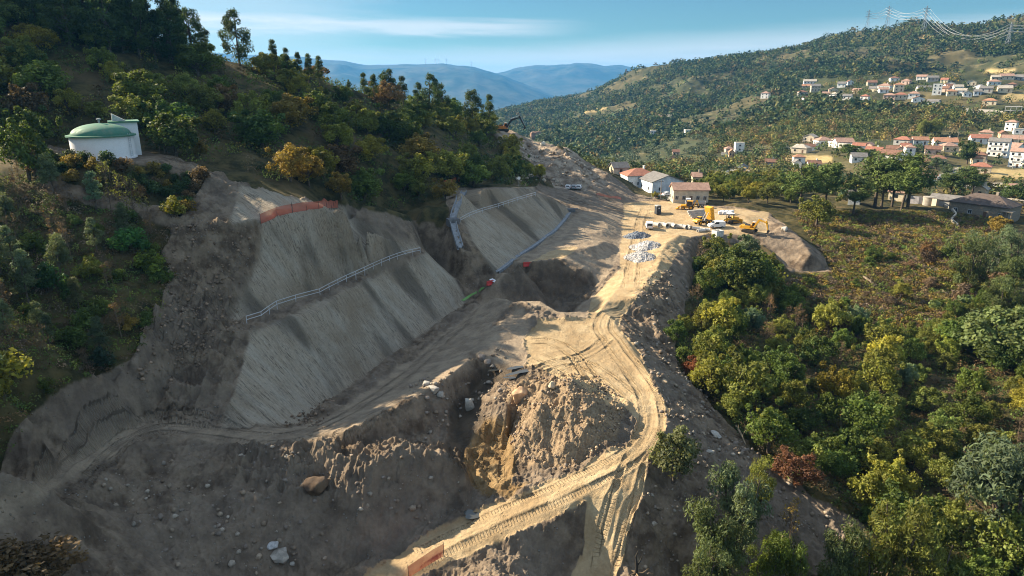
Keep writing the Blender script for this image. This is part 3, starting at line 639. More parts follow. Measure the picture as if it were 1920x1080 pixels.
def make_protos():
    for s in range(6):                                   # broad oaks and chestnuts, nominal 6 m
        g = np.random.default_rng(100 + s); H = 6.0; cl = []; W = g.uniform(2.2, 2.9)
        for i in range(30):
            th = g.uniform(0, 2 * math.pi); q = g.uniform(-.75, 1); rr = math.sqrt(max(0, 1 - q * q)) * g.uniform(.45, 1.0)
            cl.append(((W * rr * math.cos(th), W * rr * math.sin(th), 3.3 + 2.1 * q * g.uniform(.7, 1.05)), g.uniform(.55, 1.05)))
        for i in range(6): cl.append(((g.normal() * W * .55, g.normal() * W * .55, 5.1 + g.uniform(0, .9)), g.uniform(.35, .6)))
        tp = [tube([(0, 0, -.6), (.05, 0, .6), (.1, .05, 1.6), (0, .1, 3.2)], [.24, .2, .16, .07], 7)]
        for c, r in cl[::2]: tp.append(limb((.05, .02, g.uniform(1.0, 2.6)), c, .08, .015, g))
        add_proto('oak', tp, cl, 135, .155, g, aspect=.8)
    for s in range(5):                                   # thickset shrubs, nominal 2.4 m
        g = np.random.default_rng(200 + s); cl = []
        for i in range(14):
            th = g.uniform(0, 2 * math.pi); rr = g.uniform(0, 1.15); cl.append(((rr * math.cos(th), rr * math.sin(th), g.uniform(.45, 1.9) * (1 - .25 * rr)), g.uniform(.35, .62)))
        tp = [limb((g.normal() * .1, g.normal() * .1, -.3), c, .04, .01, g) for c, r in cl[::2]]
        add_proto('shrub', tp, cl, 110, .115, g, aspect=.7)
    for s in range(5):                                   # eucalyptus, nominal 14 m: tall, drooping tufts, gaps
        g = np.random.default_rng(300 + s); H = 14; cl = []; lean = g.normal(size=2) * .35
        path = [(lean[0] * t * t, lean[1] * t * t, H * t - .5 * (t == 0)) for t in np.linspace(0, 1, 7)]
        tp = [tube(path, np.linspace(.22, .03, 7), 7)]
        for i in range(34):
            t = g.uniform(.3, 1.0) ** .85; th = g.uniform(0, 2 * math.pi); rr = (2.5 * (1 - t) ** .6 + .25) * g.uniform(.3, 1); c = (lean[0] * t * t + rr * math.cos(th), lean[1] * t * t + rr * math.sin(th), H * t - .2)
            cl.append((c, g.uniform(.55, 1.0))); 
            if i % 2 == 0: tp.append(limb((lean[0] * t * t, lean[1] * t * t, H * t - 1.0 - rr * .4), c, .05, .012, g))
        add_proto('eucalyptus', tp, cl, 120, .21, g, aspect=.42, droop=.8, up=0)
    for s in range(4):                                   # round headed tall ridge trees, nominal 12 m
        g = np.random.default_rng(350 + s); cl = []
        for i in range(44):
            q = g.uniform(-1, 1); th = g.uniform(0, 2 * math.pi); rr = math.sqrt(1 - q * q) * g.uniform(.5, 1.0) * (1.05 - .25 * q)
            cl.append(((3.3 * rr * math.cos(th), 3.3 * rr * math.sin(th), 6.9 + 4.6 * q), g.uniform(.7, 1.15)))
        tp = [tube([(0, 0, -.6), (.1, 0, 3), (.0, .1, 7), (.1, 0, 11)], [.28, .22, .15, .04], 7)] + [limb((.05, 0, g.uniform(2.5, 8)), c, .09, .015, g) for c, r in cl[::3]]
        add_proto('ridge', tp, cl, 120, .2, g, aspect=.6, droop=.3)
    for s in range(5):                                   # bushy gum trees, nominal 9 m: several stems, big hanging tufts with gaps
        g = np.random.default_rng(330 + s); cl = []; tp = []
        for st in range(4):
            a = g.uniform(0, 6.28); L = g.uniform(.6, 2.2); top = np.array((L * math.cos(a), L * math.sin(a), g.uniform(6.2, 8.6))); b0 = np.array((.2 * math.cos(a), .2 * math.sin(a), -.4)); tp.append(tube([b0, b0 * .5 + top * .5 + g.normal(size=3) * .2, top], [.16, .1, .03], 6))
            for i in range(9):
                t = g.uniform(.28, 1.05); th = g.uniform(0, 6.28); rr = g.uniform(.3, 1.5) * (1.15 - .5 * t); c = b0 + (top - b0) * t + np.array((rr * math.cos(th), rr * math.sin(th), .1)); cl.append((tuple(c), g.uniform(.5, .95))); tp.append(limb(b0 + (top - b0) * max(.15, t - .15), c, .045, .012, g))
        add_proto('gum', tp, cl, 190, .165, g, aspect=.34, droop=.9, up=.1)
    for s in range(5):                                   # umbrella pines, nominal 10 m: bare trunk, flat tiers of needles
        g = np.random.default_rng(400 + s); cl = []; lean = g.normal(size=2) * .6
        path = [(lean[0] * t * t, lean[1] * t * t, 9.2 * t - .5 * (t == 0)) for t in np.linspace(0, 1, 6)]
        tp = [tube(path, np.linspace(.24, .06, 6), 7)]
        for i in range(34):
            t = g.uniform(.42, 1.0); th = g.uniform(0, 2 * math.pi); rr = (3.1 * (1.25 - t) ** .5) * g.uniform(.35, 1.05); c = (lean[0] * t * t + rr * math.cos(th), lean[1] * t * t + rr * math.sin(th), 9.3 * t + .35 + .15 * rr)
            cl.append((c, g.uniform(.7, 1.15))); tp.append(limb((lean[0] * t * t, lean[1] * t * t, 9.2 * t - .5), c, .07, .02, g, .1))
        add_proto('pine', tp, cl, 130, .25, g, M_NEEDLE, aspect=.34, flat=.8, up=.5)
    for s in range(4):                                   # leafless saplings, nominal 5 m
        g = np.random.default_rng(500 + s); tp = []; lv = []
        for st in range(3):
            x0, y0 = g.normal(size=2) * .4; top = (x0 + g.normal() * .5, y0 + g.normal() * .5, g.uniform(3.5, 5.2)); a = np.array((x0, y0, -.3)); b = np.array(top); tp.append(tube([a, a * .5 + b * .5 + g.normal(size=3) * .1, b], [.045, .03, .01], 5))
            for i in range(16):
                t = g.uniform(.25, .98); p = a + (b - a) * t; th = g.uniform(0, 2 * math.pi); L = g.uniform(.4, 1.2) * (1.2 - t); q = p + np.array((math.cos(th) * L, math.sin(th) * L, L * .8)); tp.append(tube([p, (p + q) / 2 + g.normal(size=3) * .05, q], [.018, .012, .006], 4))
                for k in range(4): q2 = p + (q - p) * g.uniform(.4, 1); q3 = q2 + g.normal(size=3) * .22 + (0, 0, .15); tp.append(tube([q2, (q2 + q3) / 2, q3], [.009, .007, .004], 3) if False else tube([q2, (q2 + q3) / 2, q3], [.010, .008, .004], 4))
                if g.uniform() < .6: lv.append((tuple(q), .3))
        i = len(PROTO.setdefault('bare', [])); tv, tf = join(tp); tm = mesh_np('sapling_stems', tv, tf, [M_TWIG], True, make=False)
        V, F, T, W = crown(lv, 13, .075, g); PROTO['bare'].append((tm, mesh_np('sapling_leaves', V, F, [M_LEAF], True, make=False, attrs=dict(tint=T, warm=W))))
make_protos()

TREE_N = {}
def tree(kind, name, loc, height, color, label, cat='tree', group=None, wide=1.0, idx=None, trunk_col=None):
    nominal = dict(gum=9.2, oak=6.2, shrub=2.3, eucalyptus=14.4, ridge=12, pine=10.4, bare=5)[kind]
    P = PROTO[kind]; tm, cm = P[(random.randrange(len(P)) if idx is None else idx) % len(P)]
    s = height / nominal; o = empty(name, loc, random.uniform(0, 6.28), (s * wide, s * wide, s)); tag(o, label, cat, group)
    t = link(bpy.data.objects.new('trunk' if kind not in ('bare',) else 'stems', tm), o); t.color = (*(trunk_col or (.13, .10, .075)), 1)
    if cm: c = link(bpy.data.objects.new('crown' if kind not in ('bare',) else 'leaves', cm), o); c.color = (*color, 1)
    TREE_N[name] = TREE_N.get(name, 0) + 1
    return o
def fdist(p): return p.y * cp - (p.z - CAMZ) * sp
def tree_px(kind, name, u, v, hpx, color, label, cat='tree', group=None, wide=1.0, idx=None, sink=.2, rmin=0, **kw):
    p = at(u, v, rmin); h = hpx * fdist(p) / FPX; p.z -= sink * h * .1
    return tree(kind, name, p, h, color, label, cat, group, wide, idx, **kw)
_cellA = np.tile((RAD ** 2)[:, None], (1, NA)) * np.where(RAD < 300, .0026, .0065)[:, None]
def scatter(mask, n, mind, seed, tries=14):
    g = np.random.default_rng(seed); w = (_cellA * mask).ravel(); cs = np.cumsum(w)
    if cs[-1] <= 0: return []
    pick = np.searchsorted(cs, g.uniform(0, cs[-1], n * tries)); out = []; cells = {}
    for i in pick:
        if len(out) >= n: break
        x = float(GX.ravel()[i]) + g.normal() * .1; y = float(GY.ravel()[i]) + g.normal() * .1; c = (int(x // mind), int(y // mind)); bad = False
        for a in (-1, 0, 1):
            for b in (-1, 0, 1):
                for q in cells.get((c[0] + a, c[1] + b), ()):
                    if (q[0] - x) ** 2 + (q[1] - y) ** 2 < mind * mind: bad = True
        if bad: continue
        cells.setdefault(c, []).append((x, y)); out.append(Vector((x, y, float(GZ.ravel()[i]))))
    return out
def leaf_mass(name, pts, hs, rs, cols, per, size, seed, kind_label=None, mat=None):
    """ground cover nobody could count: low clumps of leaves in one mesh"""
    g = np.random.default_rng(seed); n = len(pts); P = np.repeat(np.array(pts, np.float32), per, 0); H = np.repeat(hs, per)[:, None]; Rr = np.repeat(rs, per)[:, None]
    d = g.normal(size=(n * per, 3)); d /= np.linalg.norm(d, axis=1, keepdims=True); d[:, 2] = np.abs(d[:, 2])
    lob = 1 + .35 * np.sin(np.arctan2(d[:, 1:2], d[:, 0:1]) * 3 + np.repeat(g.uniform(0, 6, n), per)[:, None])
    C = P + d * np.concatenate([Rr * lob, Rr * lob, H], 1) * (g.uniform(.4, 1.05, (n * per, 1)) ** .5)
    nr = d + g.normal(size=d.shape) * .7; nr[:, 2] += .3; nr /= np.linalg.norm(nr, axis=1, keepdims=True)
    sz = np.repeat(np.asarray(size) * np.ones(n), per)
    V, F = leaf_quads(C, nr, sz, g, .75)
    T = np.repeat(np.clip(np.repeat(g.uniform(.1, .9, n), per) + g.normal(0, .15, n * per), 0, 1), 4)
    cc = np.repeat(np.repeat(np.array(cols, np.float32), per, 0), 4, 0)
    o = mesh_np(name, V, F, [mat or M_MASS], True, attrs=dict(tint=T, lc=cc)); return tag(o, kind='stuff')
def mass_material():
    n = NT('ground_cover'); c = n.attr('lc', 'Color'); t = n.attr('tint'); k = n.m('ADD', .55, n.m('MULTIPLY', t, .9)); col = n.mix(1, c, n.comb(k, k, k), 'MULTIPLY')
    b = n.bsdf(col, .7, spec=.2); tr = n.N.new('ShaderNodeBsdfTranslucent'); n.put(tr.inputs[0], col)
    ms = n.N.new('ShaderNodeMixShader'); ms.inputs[0].default_value = .22; n.L.new(b, ms.inputs[1]); n.L.new(tr.outputs[0], ms.inputs[2]); return n.done(ms.outputs[0])
M_MASS = mass_material()
GRN = (.092, .132, .028); DRK = (.052, .082, .025); OLV = (.165, .182, .04); YEL = (.225, .222, .038); GOLD = (.225, .165, .036); BRN = (.14, .095, .05); TWG = (.17, .125, .09); EUC = (.10, .13, .05); BLU = (.12, .16, .09); RUST = (.20, .075, .035); LIM = (.14, .19, .03)
def vary(c, g, a=.25):
    k = g.uniform(1 - a, 1 + a); h = g.normal(0, .07); return (c[0] * k * (1 + h), c[1] * k, c[2] * k * (1 - h))
# ------------------------------------------------------------------ planting
g = np.random.default_rng(77)
PU, PV = project(GX, GY, GZ)
def region(poly, y0=0, y1=330, keep=.5): return (in_poly(PU, PV, poly) & (GY > y0) & (GY < y1) & (site < keep)).astype(float)
HILL = [(-260,-60),(0,10),(200,55),(400,108),(600,150),(750,190),(850,216),(935,246),(985,300),(1030,350),(900,346),(830,378),(760,394),(680,388),(600,350),(480,332),(330,300),(262,276),(100,277),(60,318),(-260,330)]
BANK = [(60,300),(262,303),(330,312),(430,345),(385,400),(338,404),(230,368),(130,342),(60,318)]
SCRUB = [(-300,330),(70,330),(190,395),(330,428),(330,520),(300,560),(290,600),(250,675),(200,700),(90,740),(30,800),(0,880),(-300,900)]
WOOD = [(1315,480),(1420,480),(1470,540),(1540,600),(1650,625),(1780,615),(1860,570),(2250,540),(2250,1300),(1700,1300),(1660,1085),(1620,985),(1510,925),(1420,850),(1340,760),(1275,690),(1265,640),(1292,560)]
HEATH = [(1490,400),(1550,398),(1760,398),(1860,412),(1900,470),(1890,580),(1780,640),(1640,650),(1530,625),(1462,558),(1490,520),(1562,514),(1545,480)]
# --- wooded hillside on the left
hill = region(HILL, 112, 300)
pts = scatter(hill, 285, 4.6, 11)
# depth of the wood from the front: the trees that show best come first
for p in pts:
    k = g.uniform(); u, v = project(p.x, p.y, p.z); h = g.uniform(5.0, 8.6)
    c, nm = ((GRN, 'dark green') if k < .50 else (OLV, 'olive green') if k < .74 else (YEL, 'yellowing') if k < .87 else (GOLD, 'golden brown') if k < .93 else (BRN, 'brown leaved'))
    where = 'above the white water tank' if u < 330 else 'in the middle of the wooded left hillside' if u < 640 else 'on the far end of the wooded left hillside'
    size = 'low bushy' if h < 6.1 else 'middling' if h < 7.4 else 'tall broad'
    tree('oak', 'chestnut_tree', p - Vector((0, 0, .6)), h, vary(c, g), f'{size} {nm} broadleaf tree {where}', 'tree', f'{size} {nm} trees {where}', wide=g.uniform(1.1, 1.5))
# undergrowth between them
up = scatter(hill, 2600, 1.4, 12); n_ = len(up)
uc = [vary((GRN, DRK, OLV, BRN, GOLD)[int(g.choice(5, p=[.44, .26, .2, .06, .04]))], g, .35) for _ in up]
leaf_mass('undergrowth', up, g.uniform(1.2, 3.4, n_), g.uniform(1.1, 2.3, n_), uc, 75, .20, 13)
RT = (in_poly(PU, PV, [(-260,-80),(0,-10),(200,35),(340,84),(345,128),(200,105),(0,70),(-260,20)]) & (GY > 130) & (GY < 230) & (site < .5)).astype(float)
for p in scatter(RT, 60, 5.2, 14):
    tree('ridge' if g.uniform() < .55 else 'eucalyptus', 'ridge_tree', p - Vector((0, 0, .5)), g.uniform(9, 15), vary(DRK, g, .2), 'tall dark tree in the dense wood along the top of the left hill', 'tree', 'tall dark trees along the top of the left hill', g.uniform(1.1, 1.5))
# ridge and skyline trees, each with its own place
RIDGE = [('ridge',205,85,120,'broad dark crown at the top left of the hill'),('eucalyptus',232,98,150,'tall dark eucalyptus cut off by the top edge of the photo'),('eucalyptus',262,104,150,'tall dark eucalyptus third from the left on the skyline'),('eucalyptus',292,110,140,'tall slender eucalyptus in the dark skyline clump'),('ridge',320,116,118,'dark rounded tree at the right end of the tall skyline clump'),
 ('ridge',362,112,96,'rounded grey green tree left of the lone skyline tree'),('ridge',450,116,96,'lone broad round headed tree standing on the skyline'),('ridge',382,108,60,'small rounded tree between two big skyline trees'),
 ('eucalyptus',515,140,66,'first of the dark pointed trees right of the lone skyline tree'),('eucalyptus',540,146,58,'dark pointed skyline tree with a forked top'),('eucalyptus',560,152,58,'narrow dark skyline tree before the mountains'),('eucalyptus',580,158,58,'dark pointed tree second from the end of its skyline row'),('eucalyptus',600,164,60,'last dark pointed tree of the row where blue mountains begin'),
 ('eucalyptus',654,176,30,'small eucalyptus top against the blue mountains'),('eucalyptus',684,192,58,'leftmost tree of the dark clump before the mountains'),('eucalyptus',702,196,58,'slender tree second in the dark clump before the mountains'),('ridge',730,200,72,'highest rounded tree of the dark clump before the mountains'),('eucalyptus',757,206,66,'narrow tree right of the highest in the dark clump'),('eucalyptus',784,212,62,'spire shaped dark tree left of the second rounded clump'),('ridge',806,216,78,'tallest rounded tree of the second dark clump'),('ridge',830,222,66,'right edge tree of the second dark clump'),
 ('eucalyptus',857,228,36,'small wispy tree beside the big round tree'),('ridge',886,242,76,'big round dark tree left of the orange excavator'),('eucalyptus',918,246,72,'tall narrow dark tree nearest the orange excavator'),('eucalyptus',905,248,48,'shorter dark tree between round tree and narrow tree'),
 ('ridge',20,40,110,'dark crown in the top left corner'),('ridge',70,60,110,'second dark crown from the top left corner'),('ridge',120,66,110,'dark crown above the pale green tree at top left'),('ridge',165,75,110,'dark crown left of the tall skyline clump')]
for k, u, v, h, lab in RIDGE:
    v0 = v
    while v < v0 + 60 and at(u, v).length > 320: v += 1.5
    h += v - v0; v += 2
    c = vary(DRK, g, .15); tree_px(k, 'eucalyptus_tree' if k == 'eucalyptus' else 'ridge_tree', u, v, h, c, lab, wide=1.0 if k == 'ridge' else 1.25)
EXTRA = [('oak',45,140,70,OLV,'pale olive tree with loose crown at upper left'),('oak',215,160,44,YEL,'bright yellow green bush high on the left hillside'),('oak',130,215,50,YEL,'yellow green tree just above the tank dome'),('oak',180,225,36,OLV,'olive bush behind the tank dome'),('oak',545,340,70,GOLD,'golden brown tree at the foot of the wooded hillside'),('oak',580,350,66,GOLD,'tall golden shrub hanging over the bare bank'),('oak',375,298,36,GOLD,'golden shrub right of the tank'),('bare',310,290,60,BRN,'bare brown sapling beside the tank'),
 ('oak',640,372,50,GOLD,'golden bush above the orange netting'),('oak',960,320,46,YEL,'yellow green tree in front of the rocky cutting'),('oak',1012,338,30,YEL,'small yellow bush at the right end of the hillside wood'),('oak',785,372,36,OLV,'olive bush at the foot of the dark wood'),('oak',560,185,44,YEL,'yellow green tree below the skyline row'),('oak',595,210,46,YEL,'bright yellow tree in the wood below the skyline row'),('oak',855,258,40,YEL,'yellow tree below the round dark tree'),('shrub',326,405,42,YEL,'yellow leaved shrub at the end of the tank bank'),
 ('oak',55,340,120,GRN,'tall olive tree with thin crown left of the tank')]
for k, u, v, h, c, lab in EXTRA: tree_px(k, dict(oak='oak_tree', bare='sapling', shrub='shrub')[k], u, v, h, c, lab, 'tree' if k == 'oak' else 'shrub', wide=.8 if u == 55 else 1.1)
# --- bank under the tank
bank = region(BANK, 90, 125, .6)
for p in scatter(bank, 46, 1.6, 21):
    k = g.uniform(); c, nm = (DRK, 'dark green') if k < .55 else (GOLD, 'golden') if k < .75 else (BRN, 'brown')
    tree('shrub', 'shrub', p - Vector((0, 0, .2)), g.uniform(1.5, 2.9), vary(c, g), f'{nm} shrub on the bank below the white tank', 'shrub', f'{nm} shrubs on the bank below the tank', 1.2)
for u, v, h in [(205,372,75),(220,398,90),(250,405,80),(275,402,40)]: tree_px('bare', 'sapling', u, v, h, OLV, 'thin pale leafless sapling on the bank below the tank', 'sapling', 'leafless saplings below the tank')
# --- scrub on the lower left
scrub = region(SCRUB, 30, 110)
for p in scatter(scrub, 115, 2.3, 31):
    k = g.uniform(); u, v = project(p.x, p.y, p.z)
    if k < .42: tree('bare', 'sapling', p - Vector((0, 0, .1)), g.uniform(3.2, 6.0), vary(BRN, g), 'thin brown leafless sapling in the scrub at lower left', 'sapling', 'leafless saplings in the lower left scrub', 1.0, trunk_col=TWG)
    elif k < .75: tree('shrub', 'shrub', p - Vector((0, 0, .2)), g.uniform(1.5, 3.0), vary(GRN, g), 'green shrub in the shaded scrub at lower left', 'shrub', 'green shrubs in the lower left scrub', 1.1)
    else: tree('eucalyptus', 'eucalyptus_tree', p - Vector((0, 0, .2)), g.uniform(3.5, 6.5), vary(BLU, g), 'young blue green eucalyptus in the scrub at lower left', 'tree', 'young eucalyptus in the lower left scrub', 1.5)
sp_ = scatter(scrub, 1700, .8, 32); n_ = len(sp_)
leaf_mass('undergrowth', sp_, g.uniform(.3, 1.2, n_), g.uniform(.4, 1.1, n_), [vary((GRN, BRN, OLV, TWG)[int(g.choice(4, p=[.4, .3, .2, .1]))], g, .35) for _ in sp_], 60, .10, 33)
for k, u, v, h, c, lab in [('shrub',245,470,52,(.06,.15,.04),'bright green rounded bush beside the bare slope at left'),('shrub',283,516,50,LIM,'lime green young bush below the rounded bush'),('shrub',5,730,90,YEL,'yellow green bush cut by the left edge'),('shrub',165,520,46,OLV,'olive shrub with loose shoots in the left scrub'),('shrub',90,545,60,(.05,.11,.03),'green leafy bush in the left scrub'),('shrub',190,690,46,(.04,.07,.045),'dark bluish bush above the bare lower slope'),('shrub',240,620,34,GOLD,'small golden shrub at the edge of the bare slope')]:
    tree_px(k, 'shrub', u, v, h, c, lab, 'shrub', wide=1.1)
for u, v, h in [(60,1075,70),(20,1085,74),(105,1080,60)]: tree_px('shrub', 'shrub', u, v, h, BRN, 'brown bush in the bottom left corner', 'shrub', 'brown bushes in the bottom left corner', 1.7)
# --- wood on the right
wood = region(WOOD, 40, 200)
for p in scatter(wood, 190, 4.5, 41):
    k = g.uniform(); u, v = project(p.x, p.y, p.z); h = 3.4 + 5.2 * g.beta(1.6, 2.2)
    c, nm = ((GRN, 'green') if k < .38 else (OLV, 'olive green') if k < .78 else (YEL, 'yellow green') if k < .88 else (BLU, 'grey green'))
    where = 'beside the haul road' if u < 1480 else 'in the right hand hollow' if v < 800 else 'at the bottom right'
    size = 'low bushy' if h < 5 else 'middling' if h < 6.3 else 'tall broad'
    if k > .92: tree('bare', 'sapling', p, g.uniform(4, 6), vary(BRN, g), f'leafless brown sapling {where}', 'sapling', f'leafless saplings {where}', 1.3, trunk_col=TWG); continue
    tree('oak', 'oak_tree', p - Vector((0, 0, .3)), h, vary(c, g), f'{size} {nm} broadleaf tree {where}', 'tree', f'{size} {nm} trees {where}', g.uniform(.85, 1.2))
for p in scatter(wood, 70, 3.0, 44):
    k = g.uniform(); c, nm = (OLV, 'olive') if k < .4 else (BRN, 'brown') if k < .65 else (GRN, 'green'); u, v = project(p.x, p.y, p.z); where = 'beside the haul road' if u < 1480 else 'in the right hand hollow' if v < 800 else 'at the bottom right'
    tree('shrub', 'understorey_shrub', p - Vector((0, 0, .2)), g.uniform(1.6, 3.2), vary(c, g), f'low {nm} shrub in the clearings of the wood {where}', 'shrub', f'low {nm} shrubs of the wood {where}', 1.3)
wp = scatter(wood, 2600, 1.1, 42); n_ = len(wp)
leaf_mass('undergrowth', wp, g.uniform(.4, 1.8, n_), g.uniform(.6, 1.6, n_), [vary((GRN, DRK, OLV, BRN)[int(g.choice(4, p=[.25, .25, .15, .35]))], g, .35) for _ in wp], 60, .14, 43)
# --- heath on the knoll
heath = region(HEATH, 120, 250, .4)
hp = scatter(heath, 4600, .9, 51); n_ = len(hp)
leaf_mass('heath', hp, g.uniform(.4, 1.3, n_), g.uniform(.6, 1.5, n_), [vary((OLV, GOLD, BRN, GRN, TWG)[int(g.choice(5, p=[.26, .22, .30, .07, .15]))], g, .35) for _ in hp], 44, .19, 52)
for p in scatter(heath * (PV > 470), 34, 4.5, 53): tree('oak' if g.uniform() < .6 else 'shrub', 'heath_bush', p, g.uniform(2, 4.5), vary((OLV, GRN, BRN, TWG)[int(g.integers(4))], g), 'rounded bush on the heathy knoll', 'bush', 'bushes on the heathy knoll', 1.25)
# --- named trees
NAMED = [('gum',1420,960,130,OLV,'yellowish eucalyptus at the upper end of the bottom group',.9),('gum',1560,1150,190,EUC,'dark leaved eucalyptus between bare earth and the rounded heads',1.0),('gum',1430,1120,150,LIM,'bright green young eucalyptus in the bottom group',.9),('oak',1390,770,110,OLV,'big yellow green tree at the edge of the embankment stones',1.0),('oak',1330,690,80,OLV,'olive tree where the embankment meets the wood',1.0),('oak',1350,640,84,YEL,'yellow green tree beside the red leaved shrub',1.0),('oak',1440,850,100,GRN,'green tree over the fallen brown one',1.0),('oak',1345,528,70,(.07,.095,.025),'dense dark green tree at the edge below the equipment yard',1.0),('oak',1390,555,96,(.075,.10,.025),'big dark green tree below the yellow excavator',1.1),('oak',1372,525,56,GRN,'dark green treetop below the white van',1.1),('oak',1420,560,80,GRN,'lower right tree of the dark clump under the yard',1.1),
 ('oak',1305,712,46,RUST,'small red leaved shrub beside the haul road',1.1),('oak',1490,905,62,(.13,.062,.035),'fallen rust brown dead tree at the foot of the embankment',1.4),('oak',1262,905,112,(.135,.15,.07),'lone grey green tree leaning on the embankment below the bend',1.0),
 ('pine',1500,395,92,(.10,.145,.035),'leftmost umbrella pine on the knoll',1.3),('pine',1545,392,90,(.08,.12,.03),'dark umbrella pine second on the knoll',1.35),('oak',1530,425,60,OLV,'olive tree under the leftmost pines',1.2),('pine',1600,402,74,(.09,.125,.03),'shorter light green pine on the knoll',1.35),('pine',1640,388,104,(.105,.15,.038),'tallest broad pine in the middle of the knoll',1.4),('pine',1652,392,92,(.095,.135,.034),'second trunk of the broad middle pine',1.25),('pine',1672,388,88,(.085,.125,.032),'dark pine right of the tallest pine',1.2),('pine',1690,395,96,(.10,.145,.035),'slim pine with bare leaning trunk on the knoll',1.2),('pine',1702,388,104,(.10,.145,.035),'rightmost tall pine with a bare trunk',1.3),
 ('gum',1840,525,105,BLU,'grey green eucalyptus in front of the stone house',1.2),('gum',1810,545,115,EUC,'loose crowned eucalyptus left of the stone house terrace',1.15),('oak',1870,440,36,GOLD,'orange brown tree before the stone house',1.3),('gum',1905,520,100,BLU,'pale eucalyptus at the right edge below the stone house',1.3),('gum',1885,570,105,EUC,'broad eucalyptus at the right edge',1.3),('gum',1862,610,105,EUC,'eucalyptus over the pale shed roof',1.2),
 ('oak',1870,680,120,(.12,.16,.06),'feathery pale green acacia at the right edge',1.4),('oak',1910,700,110,(.12,.16,.06),'second feathery acacia cut by the right edge',1.4),
 ('gum',1385,1030,205,BLU,'tall grey green eucalyptus on the bottom embankment',1.0),('gum',1345,1100,190,EUC,'eucalyptus with hanging leaves at the foot of the embankment',1.15),('gum',1312,1150,170,EUC,'leafy eucalyptus at the bottom edge beside bare earth',1.1),('gum',1470,1135,190,GRN,'slender green eucalyptus in the bottom centre right',.8),('gum',1640,1150,250,OLV,'olive eucalyptus with several rounded heads at the bottom',1.05),('gum',1730,1140,200,OLV,'shorter olive eucalyptus beside the rounded heads',1.1),('gum',1900,1080,270,BLU,'tall pale trunked eucalyptus in the bottom right corner',1.4),('gum',1890,960,150,BLU,'grey green eucalyptus at the right edge',1.4),('bare',1480,1010,90,GOLD,'thin pinkish sapling between the bottom eucalyptus',1.2),
 ('eucalyptus',1046,264,32,DRK,'small pointed tree alone on the rocky cutting',1.6),('oak',1265,345,22,DRK,'dark dense tree behind the red roofed house',1.0),('oak',1228,372,14,YEL,'small yellow tree at the roadside by the houses',1.0),('bare',1322,500,66,TWG,'brown twiggy sapling at the edge of the haul road slope',1.2)]
for k, u, v, h, c, lab, w in NAMED: tree_px(k, {'gum': 'gum_tree', 'pine': 'pine_tree', 'eucalyptus': 'eucalyptus_tree', 'oak': 'oak_tree', 'bare': 'sapling'}[k], u, v, h, c, lab, wide=w)
BELT = [(1330,345),(1480,345),(1500,395),(1440,392),(1340,382),(1300,378)]
for p in scatter(region(BELT, 230, 330), 46, 5.0, 61): tree('oak', 'poplar_tree' if False else 'alder_tree', p, g.uniform(4.5, 7), vary((GRN, OLV, YEL)[int(g.integers(3))], g), 'bushy tree in the belt behind the equipment yard', 'tree', 'trees in the belt behind the equipment yard', 1.15)
# ------------------------------------------------------------------ mesh builder for made things
class MB:
    def __init__(s): s.v = []; s.f = []; s.M = Matrix.Identity(4)
    def add(s, vs, fs):
        o = len(s.v); s.v += [tuple(s.M @ Vector(p)) for p in vs]; s.f += [[i + o for i in f] for f in fs]; return s
    def box(s, x0, y0, z0, x1, y1, z1, tx=0, ty=0):
        """box; tx, ty pull the top in"""
        return s.add([(x0, y0, z0), (x1, y0, z0), (x1, y1, z0), (x0, y1, z0), (x0 + tx, y0 + ty, z1), (x1 - tx, y0 + ty, z1), (x1 - tx, y1 - ty, z1), (x0 + tx, y1 - ty, z1)],
                     [(3, 2, 1, 0), (4, 5, 6, 7), (0, 1, 5, 4), (1, 2, 6, 5), (2, 3, 7, 6), (3, 0, 4, 7)])
    def prism(s, poly, a, b, axis='y'):
        """closed outline in the x-z plane pushed from y=a to y=b"""
        n = len(poly); P = (lambda p, t: (p[0], t, p[1])) if axis == 'y' else (lambda p, t: (t, p[0], p[1])) if axis == 'x' else (lambda p, t: (p[0], p[1], t))
        vs = [P(p, a) for p in poly] + [P(p, b) for p in poly]
        return s.add(vs, [tuple(range(n)), tuple(range(2 * n - 1, n - 1, -1))] + [((i + 1) % n, i, n + i, n + (i + 1) % n) for i in range(n)])
    def tube(s, path, r, k=8, caps=True):
        if not hasattr(r, '__len__'): r = [r] * len(path)
        V, F = tube(path, r, k); fs = [tuple(f) for f in F]; n = len(V)
        if caps: fs += [tuple(range(k)), tuple(range(n - 1, n - k - 1, -1))]
        return s.add([tuple(v) for v in V], fs)
    def lathe(s, prof, n=32, axis='z'):
        vs = []; 
        for r, z in prof:
            for j in range(n):
                a = 2 * math.pi * j / n; c, d = r * math.cos(a), r * math.sin(a)
                vs.append((c, d, z) if axis == 'z' else (c, z, d) if axis == 'y' else (z, c, d))
        fs = [(i * n + j, i * n + (j + 1) % n, (i + 1) * n + (j + 1) % n, (i + 1) * n + j) for i in range(len(prof) - 1) for j in range(n)]
        return s.add(vs, fs)
    def build(s, name, mats, parent=None, smooth=False, bevel=0, label=None):
        me = bpy.data.meshes.new(name); me.from_pydata(s.v, [], s.f); 
        bm = bmesh.new(); bm.from_mesh(me); bmesh.ops.recalc_face_normals(bm, faces=bm.faces); bm.to_mesh(me); bm.free()
        for m_ in (mats if isinstance(mats, (list, tuple)) else [mats]): me.materials.append(m_)
        if smooth: me.polygons.foreach_set('use_smooth', [True] * len(me.polygons)); me.set_sharp_from_angle(angle=R(38))
        o = link(bpy.data.objects.new(name, me), parent)
        if bevel: b = o.modifiers.new('bevel', 'BEVEL'); b.width = bevel; b.segments = 2; b.limit_method = 'ANGLE'
        if label: o['label'] = label
        return o
